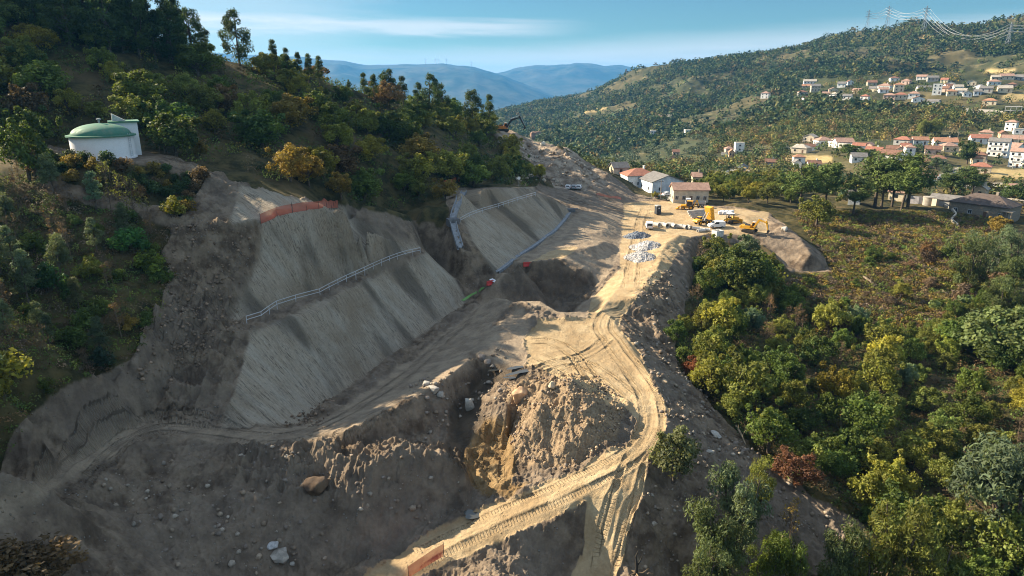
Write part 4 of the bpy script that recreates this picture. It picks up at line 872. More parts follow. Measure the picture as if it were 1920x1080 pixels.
def paint(name, col, rough=.45, dirt=.35, dcol=(.30, .23, .15), metal=0.0, spec=.4, scale=1.0):
    n = NT(name); P = n.obj(); x = n.noise(P, 1.3 * scale, 5, .65); y = n.noise(P, 9 * scale, 3)
    c = n.mix(n.mr(x, .42, .68, 0, dirt), col, dcol); c = n.mix(n.mr(y, .4, .7, 0, .2), c, n.mix(.4, c, (0, 0, 0)))
    return n.done(n.bsdf(c, n.mr(x, .3, .7, rough, min(1, rough + .3)), n.bump(y, .12, .02), metal, spec))
def tinted(name, rough=.85, lo=.78, hi=1.12, sc=.8, bumps=.2, streak=False):
    """wall paint / concrete coloured per object"""
    n = NT(name); P = n.obj(); x = n.noise(P, sc, 5, .62); z = n.sep(P)[2]
    k = n.mr(x, .3, .7, lo, hi); c = n.mix(1, n.info('Color'), n.comb(k, k, k), 'MULTIPLY')
    return n.done(n.bsdf(c, rough, n.bump(n.noise(P, 12 * sc, 3), bumps, .03), spec=.2))
def tile_material():
    n = NT('roof_tiles'); P = n.obj(); s_ = n.sep(P); w = n.m('SINE', n.m('MULTIPLY', s_[0], 24)); w2 = n.m('SINE', n.m('MULTIPLY', s_[1], 20)); x = n.noise(P, .9, 5, .65); y = n.noise(P, 5, 3)
    k = n.mr(x, .3, .7, .72, 1.15); c = n.mix(1, n.info('Color'), n.comb(k, k, k), 'MULTIPLY'); c = n.mix(n.mr(y, .5, .75, 0, .35), c, (.16, .12, .09))
    return n.done(n.bsdf(c, .85, n.bump(n.m('ADD', w, n.m('MULTIPLY', w2, .4)), .5, .05), spec=.2))
def stone_material():
    n = NT('granite_blocks'); P = n.obj(); s_ = n.sep(P); br = n.N.new('ShaderNodeTexBrick'); n.L.new(n.comb(n.m('ADD', s_[0], s_[1]), s_[2], 0), br.inputs['Vector'])
    br.inputs['Color1'].default_value = (.33, .28, .22, 1); br.inputs['Color2'].default_value = (.22, .18, .145, 1); br.inputs['Mortar'].default_value = (.14, .115, .09, 1); br.inputs['Scale'].default_value = 1.6; br.inputs['Mortar Size'].default_value = .015
    return n.done(n.bsdf(n.mix(n.mr(n.noise(P, 2, 4), .4, .7, 0, .3), br.outputs[0], (.12, .10, .08)), .9, n.bump(br.outputs['Fac'], -.5, .03), spec=.15))
def glass_dark():
    n = NT('window_glass'); return n.done(n.bsdf((.018, .022, .028), .12, spec=.5))
def rock_material():
    n = NT('rock'); P = n.obj(); x = n.noise(P, 1.1, 7, .66); cr = n.vor(P, 1.6, 'DISTANCE_TO_EDGE'); k = n.mr(x, .3, .7, .62, 1.25); c = n.mix(1, n.info('Color'), n.comb(k, k, k), 'MULTIPLY')
    c = n.mix(n.mr(n.noise(P, .6, 4), .5, .66, 0, .5), c, (.16, .115, .07)); return n.done(n.bsdf(c, .9, n.bump(n.m('ADD', x, n.m('MULTIPLY', n.noise(P, 7, 4), .4)), .8, .08), spec=.15))
M_WALL = tinted('wall_plaster'); M_CONC = tinted('concrete', .9, .7, 1.1, 1.6, .35); M_TILE = tile_material(); M_STONE = stone_material(); M_GLASS = glass_dark(); M_ROCK = rock_material()
M_YEL = paint('yellow_paint', (.72, .36, .02), .42, .3); M_ORG = paint('orange_paint', (.62, .22, .03), .45, .35); M_BLK = paint('black_steel', (.02, .02, .022), .6, .35, (.10, .08, .06)); M_RUB = paint('tyre_rubber', (.018, .018, .018), .85, .5, (.13, .10, .07))
M_WHT = paint('white_paint', (.78, .79, .80), .35, .18); M_STL = paint('galvanised_steel', (.46, .48, .50), .5, .25, (.30, .27, .23), .4); M_GRYP = paint('grey_paint', (.30, .31, .32), .5, .3); M_DOME = None
def colored(o, c): o.color = (*c, 1); return o

# ------------------------------------------------------------------ houses
REDS = dict(red=(.34, .15, .105), orange=(.38, .20, .125), salmon=(.37, .235, .185), brown=(.22, .12, .085), grey=(.19, .18, .175), pale=(.40, .36, .31), dark=(.07, .06, .06))
WALLS = dict(white=(.78, .77, .74), cream=(.66, .57, .42), pink=(.62, .45, .37), grey=(.40, .39, .37), beige=(.52, .45, .35), stone=(.30, .25, .20), peach=(.70, .45, .28), blue=(.62, .68, .74))
WIN_ME = {}; HOUSE_XY = []
def win_mesh(kind):
    if kind not in WIN_ME:
        b = MB(); b.box(-.5, -.06, 0, .5, .05, 1); f = MB(); f.box(-.56, -.09, -.07, .56, -.05, 0); f.box(-.56, -.09, 1, .56, -.05, 1.07); f.box(-.56, -.09, 0, -.49, -.05, 1); f.box(.49, -.09, 0, .56, -.05, 1); f.box(-.025, -.085, 0, .025, -.055, 1)
        o1 = b.build('window', M_GLASS); o2 = f.build('frame', M_WHT); WIN_ME['w'] = o1.data; WIN_ME['f'] = o2.data
        bpy.data.objects.remove(o1); bpy.data.objects.remove(o2)
    return WIN_ME[kind]
def add_window(parent, x, y, z, w, h, face, frame=True):
    """face: angle about z of the wall's outward normal, 0 = -y"""
    o = link(bpy.data.objects.new('window', win_mesh('w')), parent); o.location = (x, y, z); o.rotation_euler = (0, 0, face); o.scale = (w, 1, h)
    if frame: f = link(bpy.data.objects.new('frame', win_mesh('f')), o)
    return o
def house(u, v, wpx, roof, wall, rcol, label, h=None, depth=.75, storeys=1, turn=0.0, group=None, win=True, name='house', frame=False, chim=False, hroof=None, ground=None, stone=False, W=None, nwin=None):
    p = ground or at(u, v); d = fdist(p); W = W or wpx * d / FPX; HOUSE_XY.append((p.x, p.y, W)); D = max(5.0, W * depth); H = h or 2.9 * storeys + .3
    rz = -math.atan2(p.x, p.y) + turn
    e = empty(name, p, rz); tag(e, label, 'house', group); a, b = W / 2, D / 2; D0 = -4.0
    wm = M_STONE if stone else M_WALL
    w = MB(); hr = hroof or min(2.4, .2 * D + .5)
    if roof == 'gable': w.prism([(-b, D0), (b, D0), (b, H), (0, H + hr - .12), (-b, H)], -a, a, 'x')
    elif roof == 'front': w.prism([(-a, D0), (a, D0), (a, H), (0, H + hr - .12), (-a, H)], -b, b, 'y')
    else: w.box(-a, -b, D0, a, b, H + (.35 if roof == 'flat' else 0))
    colored(w.build('wall', wm, e), WALLS[wall])
    r = MB(); o = .45
    if roof == 'gable':
        s = hr / b
        r.prism([(-b - o, H - s * o), (0, H + hr), (b + o, H - s * o), (b + o, H - s * o + .2), (0, H + hr + .24), (-b - o, H - s * o + .2)], -a - o, a + o, 'x')
    elif roof == 'front':
        s = hr / a
        r.prism([(-a - o, H - s * o), (0, H + hr), (a + o, H - s * o), (a + o, H - s * o + .2), (0, H + hr + .24), (-a - o, H - s * o + .2)], -b - o, b + o, 'y')
    elif roof == 'hip':
        k = max(0, a - b); A, B = a + o, b + o
        r.add([(-A, -B, H), (A, -B, H), (A, B, H), (-A, B, H), (-A, -B, H + .18), (A, -B, H + .18), (A, B, H + .18), (-A, B, H + .18), (-k, 0, H + hr + .2), (k, 0, H + hr + .2)],
              [(3, 2, 1, 0), (0, 1, 5, 4), (1, 2, 6, 5), (2, 3, 7, 6), (3, 0, 4, 7), (4, 5, 9, 8), (5, 6, 9), (6, 7, 8, 9), (7, 4, 8)])
    else: r.box(-a - .1, -b - .1, H + .36, a + .1, b + .1, H + .52); 
    ro = colored(r.build('roof', M_TILE if roof != 'flat' else M_CONC, e), REDS[rcol])
    if chim: c = MB(); c.box(a * .3, -.3, H + hr * .4, a * .3 + .7, .35, H + hr + 1.0); c.box(a * .3 - .08, -.38, H + hr + 1.002, a * .3 + .78, .43, H + hr + 1.12); colored(c.build('chimney', M_WALL, ro), WALLS[wall])
    if win:
        n = nwin or max(1, min(5, int(W / 3.4)))
        for st in range(storeys):
            for i in range(n):
                x = -a + W * (i + .5) / n
                if st == 0 and i == n // 2 and n > 1: dr = MB(); dr.box(-.5, -.06, 0, .5, .05, 2.1); q = dr.build('door', M_DOOR, e); q.location = (x, -b, .12)
                else: add_window(e, x, -b, 1.0 + 2.9 * st, 1.15, 1.25, 0, frame)
            for i in range(2 if D > 6 else 1): add_window(e, -a, -b + D * (i + .5) / (2 if D > 6 else 1), 1.0 + 2.9 * st, 1.0, 1.2, -math.pi / 2, frame)
    return e
M_DOOR = paint('wooden_door', (.13, .07, .04), .6, .2)
# ------------------------------------------------------------------ the village and scattered houses: (u, v, width px, roof, wall, roof colour, storeys, label)
HS = [
 (1435,184,14,'hip','white','salmon',2,'white house alone on the far spur left of the upper village'),(1518,157,22,'gable','white','pale',1,'long low white building at the top left end of the upper village'),(1528,171,16,'gable','beige','grey',2,'big two storey stone house at the left end of the upper village'),(1511,166,14,'gable','cream','orange',1,'orange roofed house left of the big stone house'),(1504,178,15,'hip','grey','brown',1,'brown roofed house below the orange roofed one'),(1578,162,14,'gable','white','grey',1,'white house with grey roof above the dark trees'),(1593,158,11,'front','white','brown',1,'small bright white gable above the dark trees'),(1634,160,16,'gable','beige','brown',1,'brown roofed house on the upper village lane'),(1622,187,14,'hip','white','red',1,'small red roofed white house at the edge of the wood'),
 (1658,172,22,'hip','white','salmon',2,'large white house in the middle of the upper village'),(1684,171,16,'hip','cream','orange',2,'orange roofed house right of the large white one'),(1676,152,15,'hip','white','brown',1,'white house on the top row at left of the upper village'),(1699,157,14,'hip','pink','salmon',1,'pink house on the top row of the upper village'),(1728,149,17,'gable','white','salmon',1,'white house highest on the top row'),(1748,151,18,'gable','grey','grey',1,'grey roofed house beside the highest white one'),(1771,155,12,'gable','cream','red',1,'small red roofed house ending the top row'),
 (1732,171,24,'gable','white','grey',1,'long grey roofed building in the upper village'),(1756,176,15,'flat','white','pale',3,'white three storey block in the upper village'),(1771,172,16,'gable','pink','brown',1,'brown roofed house right of the three storey block'),(1667,185,20,'hip','pink','salmon',1,'salmon roofed house at lower left of the upper village'),(1688,184,20,'hip','cream','red',1,'red roofed house between two salmon roofed ones'),(1713,182,19,'hip','white','salmon',1,'salmon roofed white house above the bright gable'),(1721,191,20,'front','white','brown',1,'bright white gable house at the bottom of the upper village'),(1750,197,20,'gable','blue','grey',1,'bluish white house in shade below the upper village'),(1783,178,16,'hip','cream','orange',1,'orange roofed house in the gap of the upper village'),(1801,176,18,'gable','white','pale',1,'pale flat looking house right of the orange roof'),(1813,181,14,'front','white','grey',1,'grey gable house at right of the upper village'),(1832,178,12,'gable','blue','grey',1,'little bluish house right of the grey gable'),(1849,172,20,'gable','grey','grey',1,'grey shed on the upper lane'),(1855,196,22,'hip','cream','orange',1,'orange hipped house alone below the yellow field'),
 (1868,150,18,'gable','beige','pale',1,'beige farmhouse at upper right'),(1886,148,22,'gable','cream','salmon',1,'pale long house at upper right'),(1863,159,20,'hip','white','salmon',1,'white house below the beige farmhouse'),(1897,164,14,'hip','pink','brown',1,'pink house at the upper right'),(1911,150,28,'gable','grey','grey',1,'large grey warehouse at the upper right edge'),
 (1895,245,18,'hip','white','salmon',2,'white two storey house with four windows and pink roof'),(1879,258,11,'front','peach','brown',1,'small peach house below the two storey one'),(1911,251,20,'flat','white','pale',1,'flat white building at the right edge'),(1836,267,32,'gable','white','red',1,'long red roofed white bungalow right of the poplars'),(1848,257,22,'hip','cream','salmon',1,'salmon roof behind the long bungalow'),(1897,269,34,'gable','cream','salmon',1,'long salmon roofed house above the white apartment block'),
 (1723,271,26,'gable','white','orange',1,'white house with orange roof left of the bungalow row'),(1770,274,38,'gable','white','orange',1,'long white house with orange roof behind the vineyard'),(1748,289,26,'gable','pink','brown',1,'low pinkish house below the vineyard'),(1834,300,25,'hip','stone','brown',1,'brown stone house left of the apartment block'),(1838,323,32,'hip','beige','red',1,'red hipped house by the dry yellow field'),(1830,307,16,'hip','cream','orange',1,'small orange roof behind the red hipped house'),(1758,307,26,'hip','beige','brown',1,'brown hipped house beside the parking place'),(1736,314,20,'gable','stone','brown',1,'dark brown roofed shed left of the parking place'),(1731,345,36,'gable','white','salmon',1,'long low white house below the parking place'),
 (1518,283,14,'gable','white','brown',1,'small white house left of the white terrace'),(1531,280,9,'front','white','grey',1,'tiny white gable beside the small white house'),(1610,282,21,'gable','white','red',1,'red roofed house at the end of the white terrace'),(1628,281,17,'front','pink','salmon',1,'pale gable house right of the terrace'),(1638,291,27,'gable','white','red',1,'long white house with red roof below the terrace'),(1672,288,20,'gable','cream','brown',1,'cream stone house with brown roof'),(1686,290,14,'front','cream','brown',1,'cream gable in the middle of the lower village'),(1697,283,16,'gable','pink','red',1,'red roofed house behind the cream gable'),(1703,296,16,'hip','white','salmon',2,'white two storey house at the end of the lower lane'),(1693,271,28,'hip','grey','red',1,'red hipped house on the slope under the dark trees'),
 (1525,316,22,'gable','white','brown',1,'white house half hidden by the pines'),(1497,304,20,'hip','white','orange',1,'white house with bright orange roof left of the pines'),(1493,314,13,'front','white','grey',1,'small white gable left of the pines'),(1444,313,19,'gable','grey','brown',1,'grey house in the terraced fields'),(1391,323,17,'front','white','grey',1,'white gable house at the roadside in the fields'),(1495,284,12,'front','white','pale',1,'tiny white house above the dry meadow'),
 (1385,284,16,'flat','white','pale',2,'white cube house on the terraced hill'),(1371,293,10,'front','peach','orange',1,'yellow house on the terraced hill'),(1366,287,14,'hip','pink','salmon',1,'pink house on the terraced hill'),(1358,299,10,'gable','grey','grey',1,'little grey house on the terraced hill'),(1233,223,18,'hip','pink','salmon',1,'pale pink house on the wooded spur'),(1256,223,13,'gable','pale' if False else 'cream','pale',1,'long pale house beside the pink one on the spur'),(1224,255,10,'flat','white','pale',2,'white square house above the olive terraces'),(1160,265,9,'flat','white','pale',1,'little white hut at the left of the olive terraces'),(1266,261,9,'gable','cream','pale',1,'small cream house right of the olive terraces'),(1289,249,11,'flat','white','pale',1,'pale hut behind the dark bushes'),(1260,303,9,'front','peach','orange',1,'tiny orange house in the dark bushes'),(1267,292,12,'gable','pink','brown',1,'brown roofed shed in the dark bushes'),
 (1305,344,16,'gable','cream','salmon',1,'red roof peeping over the salmon roofed house'),(1601,381,20,'gable','white','grey',1,'white shed between the pine trunks'),(1682,374,26,'gable','cream','salmon',1,'low tiled roof behind the tall pines'),
 (1838,368,20,'front','cream','pale',1,'pale gable house behind the grove'),(1893,392,34,'flat','cream','pale',1,'cream flat building at the right behind the stone house'),(1908,366,30,'gable','cream','salmon',1,'cream house with salmon roof at the right edge'),
]
for k, (u, v, w, roof, wall, rc, st, lab) in enumerate(HS):
    small = w < 13
    house(u, v, w, roof, wall, rc, lab, storeys=st, depth=.7 if w > 16 else .95, turn=random.uniform(-.35, .35), chim=(k % 3 == 0 and w > 15 and roof != 'flat'), nwin=2 if small else None)
e = house(1870,293,33,'gable','white','grey','white three storey apartment block with balconies',storeys=3,depth=.6,turn=-.2,frame=False,nwin=4)
e2 = house(1909,314,30,'gable','white','salmon','white three storey house with salmon roof at the right edge',storeys=3,depth=.6,turn=-.25,nwin=3)
def balcony(par, w, y, z): b = MB(); b.box(-w, y - 1.2, z, w, y - .1, z + .15); b.box(-w, y - 1.2, z + .151, w, y - 1.12, z + 1.0); b.build('balcony', M_GRYP, par)
for z in (2.9, 5.8): balcony(e, 3.0, -4.8, z)
for z in (2.9, 5.8): balcony(e2, 2.0, -4.2, z)
# the many small houses among the trees of the two villages
for k in range(58):
    u, v = (random.uniform(1500, 1915), 0) if k < 34 else (random.uniform(1500, 1915), 0); t = (u - 1500) / 415
    v = random.uniform(178, 192) - 38 * t * random.uniform(.4, 1) if k < 34 else random.uniform(258, 312)
    q = at(u, v)
    if any((q.x - x) ** 2 + (q.y - y) ** 2 < (w * .8 + 7) ** 2 for x, y, w in HOUSE_XY) or q.y < 330: continue
    wn = random.choice(['white', 'white', 'cream', 'beige', 'white']); rc = random.choice(['salmon', 'salmon', 'brown', 'grey', 'pale'])
    house(u, v, 13, random.choice(['hip', 'gable', 'front', 'gable']), wn, rc, f'small {wn} house with {rc} roof among the trees of the {"upper" if k < 34 else "lower"} village', depth=.85, turn=random.uniform(-.5, .5), W=random.uniform(7.5, 11), nwin=2, group=f'small {wn} houses with {rc} roofs in the {"upper" if k < 34 else "lower"} village')
# unfinished concrete frame, terraces and walls of the village
def unfinished_frame(u, v, wpx, label):
    p = at(u, v); W = wpx * fdist(p) / FPX; e = empty('unfinished_building', p, -.6); tag(e, label, 'unfinished building'); H = 3.0
    for z in (0, H, 2 * H): b = MB(); b.box(-W / 2, -4, z, W / 2, 4, z + .3); colored(b.build('slab', M_CONC, e), (.45, .44, .42))
    for i in range(4):
        for y in (-3.7, 3.7):
            for z in (.302, H + .302): b = MB(); x = -W / 2 + .3 + (W - .6) * i / 3; b.box(x - .2, y - .2, z, x + .2, y + .2, z + H - .304); colored(b.build('column', M_CONC, e), (.45, .44, .42))
unfinished_frame(1898, 215, 26, 'unfinished grey concrete frame building with open storeys')
def wall_run(name, pts, h, t, col, label, cat='wall', mat=None, kindpx=True, base=2.0):
    P = [at(*q) if kindpx else Vector(q) for q in pts]; m = MB()
    for a, b in zip(P[:-1], P[1:]):
        d = Vector((b.x - a.x, b.y - a.y, 0)); n = Vector((-d.y, d.x, 0)).normalized() * t / 2
        m.add([(a - n - Vector((0, 0, base)))[:], (b - n - Vector((0, 0, base)))[:], (b + n - Vector((0, 0, base)))[:], (a + n - Vector((0, 0, base)))[:], (a - n + Vector((0, 0, h)))[:], (b - n + Vector((0, 0, h)))[:], (b + n + Vector((0, 0, h)))[:], (a + n + Vector((0, 0, h)))[:]],
              [(3, 2, 1, 0), (4, 5, 6, 7), (0, 1, 5, 4), (1, 2, 6, 5), (2, 3, 7, 6), (3, 0, 4, 7)])
    return tag(colored(m.build(name, mat or M_CONC), col), label, cat)
wall_run('terrace_wall', [(1552,274),(1575,279),(1600,281)], 3.6, .5, (.60, .56, .49), 'high white retaining wall of the terrace in the lower village')
wall_run('terrace_wall', [(1555,266),(1580,268),(1605,273)], 2.2, .5, (.60, .56, .49), 'second white retaining wall higher up the terrace')
wall_run('roadside_wall', [(1640,295),(1680,296),(1705,299)], 1.6, .4, (.62, .57, .48), 'pale roadside wall along the lower village lane')
wall_run('field_wall', [(1650,198),(1664,199),(1676,200)], 4.0, .6, (.45, .38, .28), 'tan retaining wall left of the dark wood under the upper village')
wall_run('field_wall', [(1440,280),(1480,279),(1510,281)], 1.5, .5, (.5, .45, .38), 'low stone wall above the dry meadow')
wall_run('roadside_wall', [(1340,327),(1372,322),(1400,318)], 1.2, .5, (.62, .6, .55), 'pale wall beside the country road in the fields')
wall_run('field_wall', [(1835,209),(1865,210),(1885,214)], 1.8, .5, (.36, .34, .32), 'grey wall in front of the concrete frame building')

# ------------------------------------------------------------------ houses beside the yard
hA = house(1196,348,56,'hip','white','red','white house with red hipped roof at the end of the haul road',h=4.6,depth=.8,turn=.35,frame=True,chim=True,hroof=2.4,nwin=4)
hB = house(1238,357,62,'front','blue','grey','long white house with grey gabled roof beside the red hipped one',h=4.4,depth=1.0,turn=.45,frame=True,hroof=2.3,nwin=2)
hC = house(1291,377,64,'gable','beige','salmon','cream house with long salmon tiled roof behind the yard',h=4.4,depth=.55,turn=.22,frame=True,hroof=1.8,nwin=5)
hD = house(1160,326,30,'gable','beige','grey','grey roofed house half hidden by the lit earth bank',h=3,depth=.7,turn=.4,frame=False,hroof=1.8)
# stone house on the knoll with its terrace
p = at(1843, 404); hS = house(1843,404,98,'hip','stone','brown','granite house with broad dark tiled roof on the right knoll',h=4.2,depth=.62,turn=-.32,frame=True,chim=True,hroof=3.0,nwin=4,stone=True)
hS.children[1].color = (.11, .085, .075, 1)
m = MB(); m.box(7.2, -7.6, .1, 10.6, -4.9, .3)
for x in (7.5, 8.9, 10.3): m.box(x - .12, -7.5, .301, x + .12, -7.26, 3.2)
m.box(7.2, -7.6, 3.201, 10.6, -4.9, 3.45); m.build('porch', M_STONE, hS)
m = MB(); m.box(-15.5, -9, -3, -8.6, -1, -.2); m.box(-15.5, -9, -.198, -15.2, -1, .7); m.box(-15.19, -9, -.198, -8.6, -8.7, .7); m.build('terrace', M_STONE, hS)
house(1783,388,66,'gable','grey','grey','long low outbuilding with grey sheet roof beside the stone house',h=2.8,depth=.4,turn=-.25,win=False,name='outbuilding',hroof=1.4)
wall_run('garden_wall', [(1706,381),(1722,382),(1734,383)], 2.6, .5, (.42, .40, .42), 'grey garden wall left of the concrete silo')
wall_run('garden_wall', [(1745,384),(1757,386)], 2.4, .8, (.42, .36, .28), 'short tan wall right of the concrete silo')
wall_run('garden_wall', [(1770,388),(1785,395),(1792,405),(1783,415),(1795,425)], 1.0, .45, (.52, .45, .36), 'curved low wall round the stone house terrace')
p = at(1740, 385); m = MB(); m.lathe([(1.9, -2), (1.9, 3.0), (2.0, 3.0), (2.0, 3.2), (.05, 3.4)], 24); o = m.build('silo', M_CONC, None, True); o.location = p; colored(o, (.36, .33, .29)); tag(o, 'small round concrete silo between the garden walls', 'silo')
house(1851,493,34,'flat','grey','pale','low shed with a pale flat roof under the eucalyptus',h=2.4,depth=.5,win=False,name='shed')
# ------------------------------------------------------------------ far mountains beyond the valley mouth
def mountains():
    us = np.linspace(-500, 2500, 420); rs = np.concatenate([np.linspace(2540, 8000, 40), np.linspace(8100, 12500, 90)])
    L1 = np.interp(us, [-500, 400, 560, 610, 650, 690, 740, 790, 830, 860, 890, 905, 925, 945, 990, 1060, 2500], [150, 100, 106, 111, 115, 122, 121, 120, 119, 123, 125, 130, 136, 142, 160, 185, 240])
    L2 = np.interp(us, [-500, 800, 860, 900, 935, 970, 1000, 1040, 1065, 1080, 1095, 1108, 1130, 1160, 1200, 1300, 2500], [200, 170, 156, 142, 137, 127, 122.5, 122, 120, 117.5, 119, 118.5, 124, 122, 128, 140, 200])
    tz = lambda v, Y: CAMZ - (sp - (540 - v) / FPX * cp) / (cp + (540 - v) / FPX * sp) * Y
    V = np.zeros((len(rs), len(us), 3))
    for i, Y in enumerate(rs):
        base = np.interp(Y, [2540, 3600, 5000, 12500], [-110, -230, -300, -300]) + 0 * us
        r1 = tz(L1, 9000.0); r2 = tz(L2, 11000.0)
        x = (us - 960) / FPX * Y * .956
        f1 = np.clip(1 - abs(Y - 9000) / 3300, 0, 1) ** .85; f2 = np.clip(1 - abs(Y - 11000) / 3000, 0, 1) ** .85
        z = np.maximum(base + (r1 - base) * f1, base + (r2 - base) * f2); amp = np.clip((z - base) / 300, 0, 1) * np.maximum(np.clip(abs(Y - 9000) / 900, 0, 1) if r1.mean() > r2.mean() else 1, .15)
        z = z + fbm(x * .0011 + 5, x * 0 + Y * .0011, 5, .5, True) * 60 * amp * np.clip(np.minimum(abs(Y - 9000), abs(Y - 11000)) / 1100, .06, 1) + fbm(x * .004, x * 0 + Y * .004, 3) * 8
        V[i, :, 0] = x; V[i, :, 1] = Y; V[i, :, 2] = z
    n, m_ = len(rs), len(us); idx = np.arange(n * m_).reshape(n, m_); F = np.stack([idx[:-1, :-1], idx[:-1, 1:], idx[1:, 1:], idx[1:, :-1]], -1).reshape(-1, 4)
    t = NT('mountain_scrub'); P = t.pos(); a = t.noise(P, .0022, 6, .62); b = t.noise(P, .012, 4, .6)
    c = t.mix(t.mr(a, .36, .62), (.028, .04, .03), (.085, .085, .065)); c = t.mix(t.mr(b, .5, .7, 0, .5), c, (.02, .03, .02))
    tag(mesh_np('mountains', V.reshape(-1, 3), F, [t.done(t.bsdf(c, .95, spec=.05))], True), kind='structure')
mountains()
# ------------------------------------------------------------------ haze in the valley air
def haze():
    b = MB(); b.box(-14000, -400, -420, 14000, 13500, 330)
    n = NT('haze_air'); vol = n.N.new('ShaderNodeVolumePrincipled'); vol.inputs['Color'].default_value = (.12, .47, 1.0, 1); vol.inputs['Density'].default_value = 0.65e-4; vol.inputs['Anisotropy'].default_value = .2
    n.L.new(vol.outputs[0], n.out.inputs['Volume']); o = b.build('haze', n.mat); tag(o, kind='stuff')
haze()
# ------------------------------------------------------------------ woods of the far slope
g = np.random.default_rng(5)
PU, PV = project(GX, GY, GZ); DD = np.hypot(GX, GY)
def fmask(poly, d0, d1): return (in_poly(PU, PV, poly) & (DD > d0) & (DD < d1)).astype(float)
ALLFAR = [(900,-50),(2400,-50),(2400,420),(1440,392),(1330,352),(1100,330),(1000,260),(900,240)]
open_ = np.clip(np.maximum(fld, pave) * 3, 0, 1)
nz, nz2 = fnz, fnz2
VIL1 = [(1490,150),(1640,140),(1800,130),(1960,125),(2300,130),(2300,215),(1840,215),(1700,200),(1500,185)]
VIL2 = [(1480,268),(1700,262),(1830,230),(2300,220),(2300,360),(1700,360),(1480,322)]
OLIVE = [(1080,262),(1230,250),(1340,262),(1330,300),(1190,318),(1100,318)]
vil = np.maximum(fmask(VIL1, 300, 2000), fmask(VIL2, 280, 700)); oli = fmask(OLIVE, 400, 1300)
upper = fmask(ALLFAR, 700, 2500) * (1 - vil); lowr = fmask(ALLFAR, 290, 760) * (1 - vil) * (1 - oli)
dens_u = upper * (.04 + .96 * sstep(nz + .35 * nz2, -.42, -.05)) * (1 - .7 * sstep(GZ, 95, 135)); dens_l = lowr * (.04 + .96 * sstep(nz2 * .7 + nz, -.25, .12)) * (1 - open_)
dens_v = vil * np.clip(.28 + nz2 * .6, .02, .6) * (1 - open_)
def clear(pts):
    if not pts: return pts
    A = np.array(pts); ok = np.ones(len(A), bool)
    for x, y, w in HOUSE_XY:
        if y < 200: continue
        dx, dy = A[:, 0] - x, A[:, 1] - y; L = math.hypot(x, y); tow = -(dx * x + dy * y) / L; lat = np.abs(dx * y - dy * x) / L
        ok &= ~((np.hypot(dx, dy) < w * .55 + 3.5) | ((tow > 0) & (tow < 16) & (lat < w * .5 + 1.5)))
    return [p for p, k in zip(pts, ok) if k]
pu = clear(scatter(dens_u, 21000, 5.0, 61, 4)); n_ = len(pu)
FC = ((.05, .078, .028), (.08, .105, .034), (.12, .122, .038), (.14, .11, .048), (.038, .06, .03))
leaf_mass('far_wood', pu, g.uniform(5, 11, n_), g.uniform(3.6, 6.5, n_), [vary(FC[int(g.choice(5, p=[.35, .22, .12, .08, .23]))], g, .25) for _ in pu], 20, 1.8, 62)
pl_ = clear(scatter(dens_l, 4200, 4.6, 63, 6) + scatter(dens_v, 1000, 5.5, 64, 6)); n_ = len(pl_)
leaf_mass('valley_scrub', pl_, g.uniform(3, 7.5, n_), g.uniform(2.4, 4.8, n_), [vary(((.07, .10, .03), (.13, .14, .04), (.20, .17, .048), (.17, .125, .055), (.05, .07, .028))[int(g.choice(5, p=[.3, .25, .15, .14, .16]))], g, .3) for _ in pl_], 52, .75, 65)
rows = oli * (np.abs((GZ / 3.4) % 1 - .5) < .16); po = scatter(rows, 1500, 3.6, 66, 6); n_ = len(po)
leaf_mass('olive_grove', po, g.uniform(2.2, 3.6, n_), g.uniform(1.7, 2.6, n_), [vary((.10, .125, .07), g, .2) for _ in po], 30, .7, 67)
# individual trees that stand out round the village
VT = [('oak',1813,308,44,DRK,'dark pointed conifer shaped tree beside the village road',.9),('oak',1730,258,34,(.17,.19,.05),'pale yellow green poplar left of its twin above the village',.9),('oak',1752,256,36,(.17,.19,.05),'pale yellow green poplar right of its twin above the village',.9),('oak',1590,292,22,GRN,'dark green tree row below the white terrace',2.2),('oak',1625,298,20,GRN,'dark green bush before the long red roofed house',2.0),
      ('pine',1780,372,52,(.085,.125,.035),'left tree of the grove behind the grey roofed building',1.7),('pine',1800,368,56,(.085,.125,.035),'middle tree of the grove behind the grey roofed building',1.7),('pine',1822,366,54,(.08,.12,.035),'right tree of the grove behind the grey roofed building',1.6),('oak',1905,385,40,DRK,'dark round tree at the right edge behind the stone house',1.3),('oak',1755,318,24,BLU,'silvery tree beside the parking place',1.4),('oak',1775,330,22,BLU,'silvery bush at the edge of the parking place',1.4)]
for k, u, v, h, c, lab, w in VT: tree_px(k, 'village_tree', u, v, h, c, lab, wide=w, rmin=240)
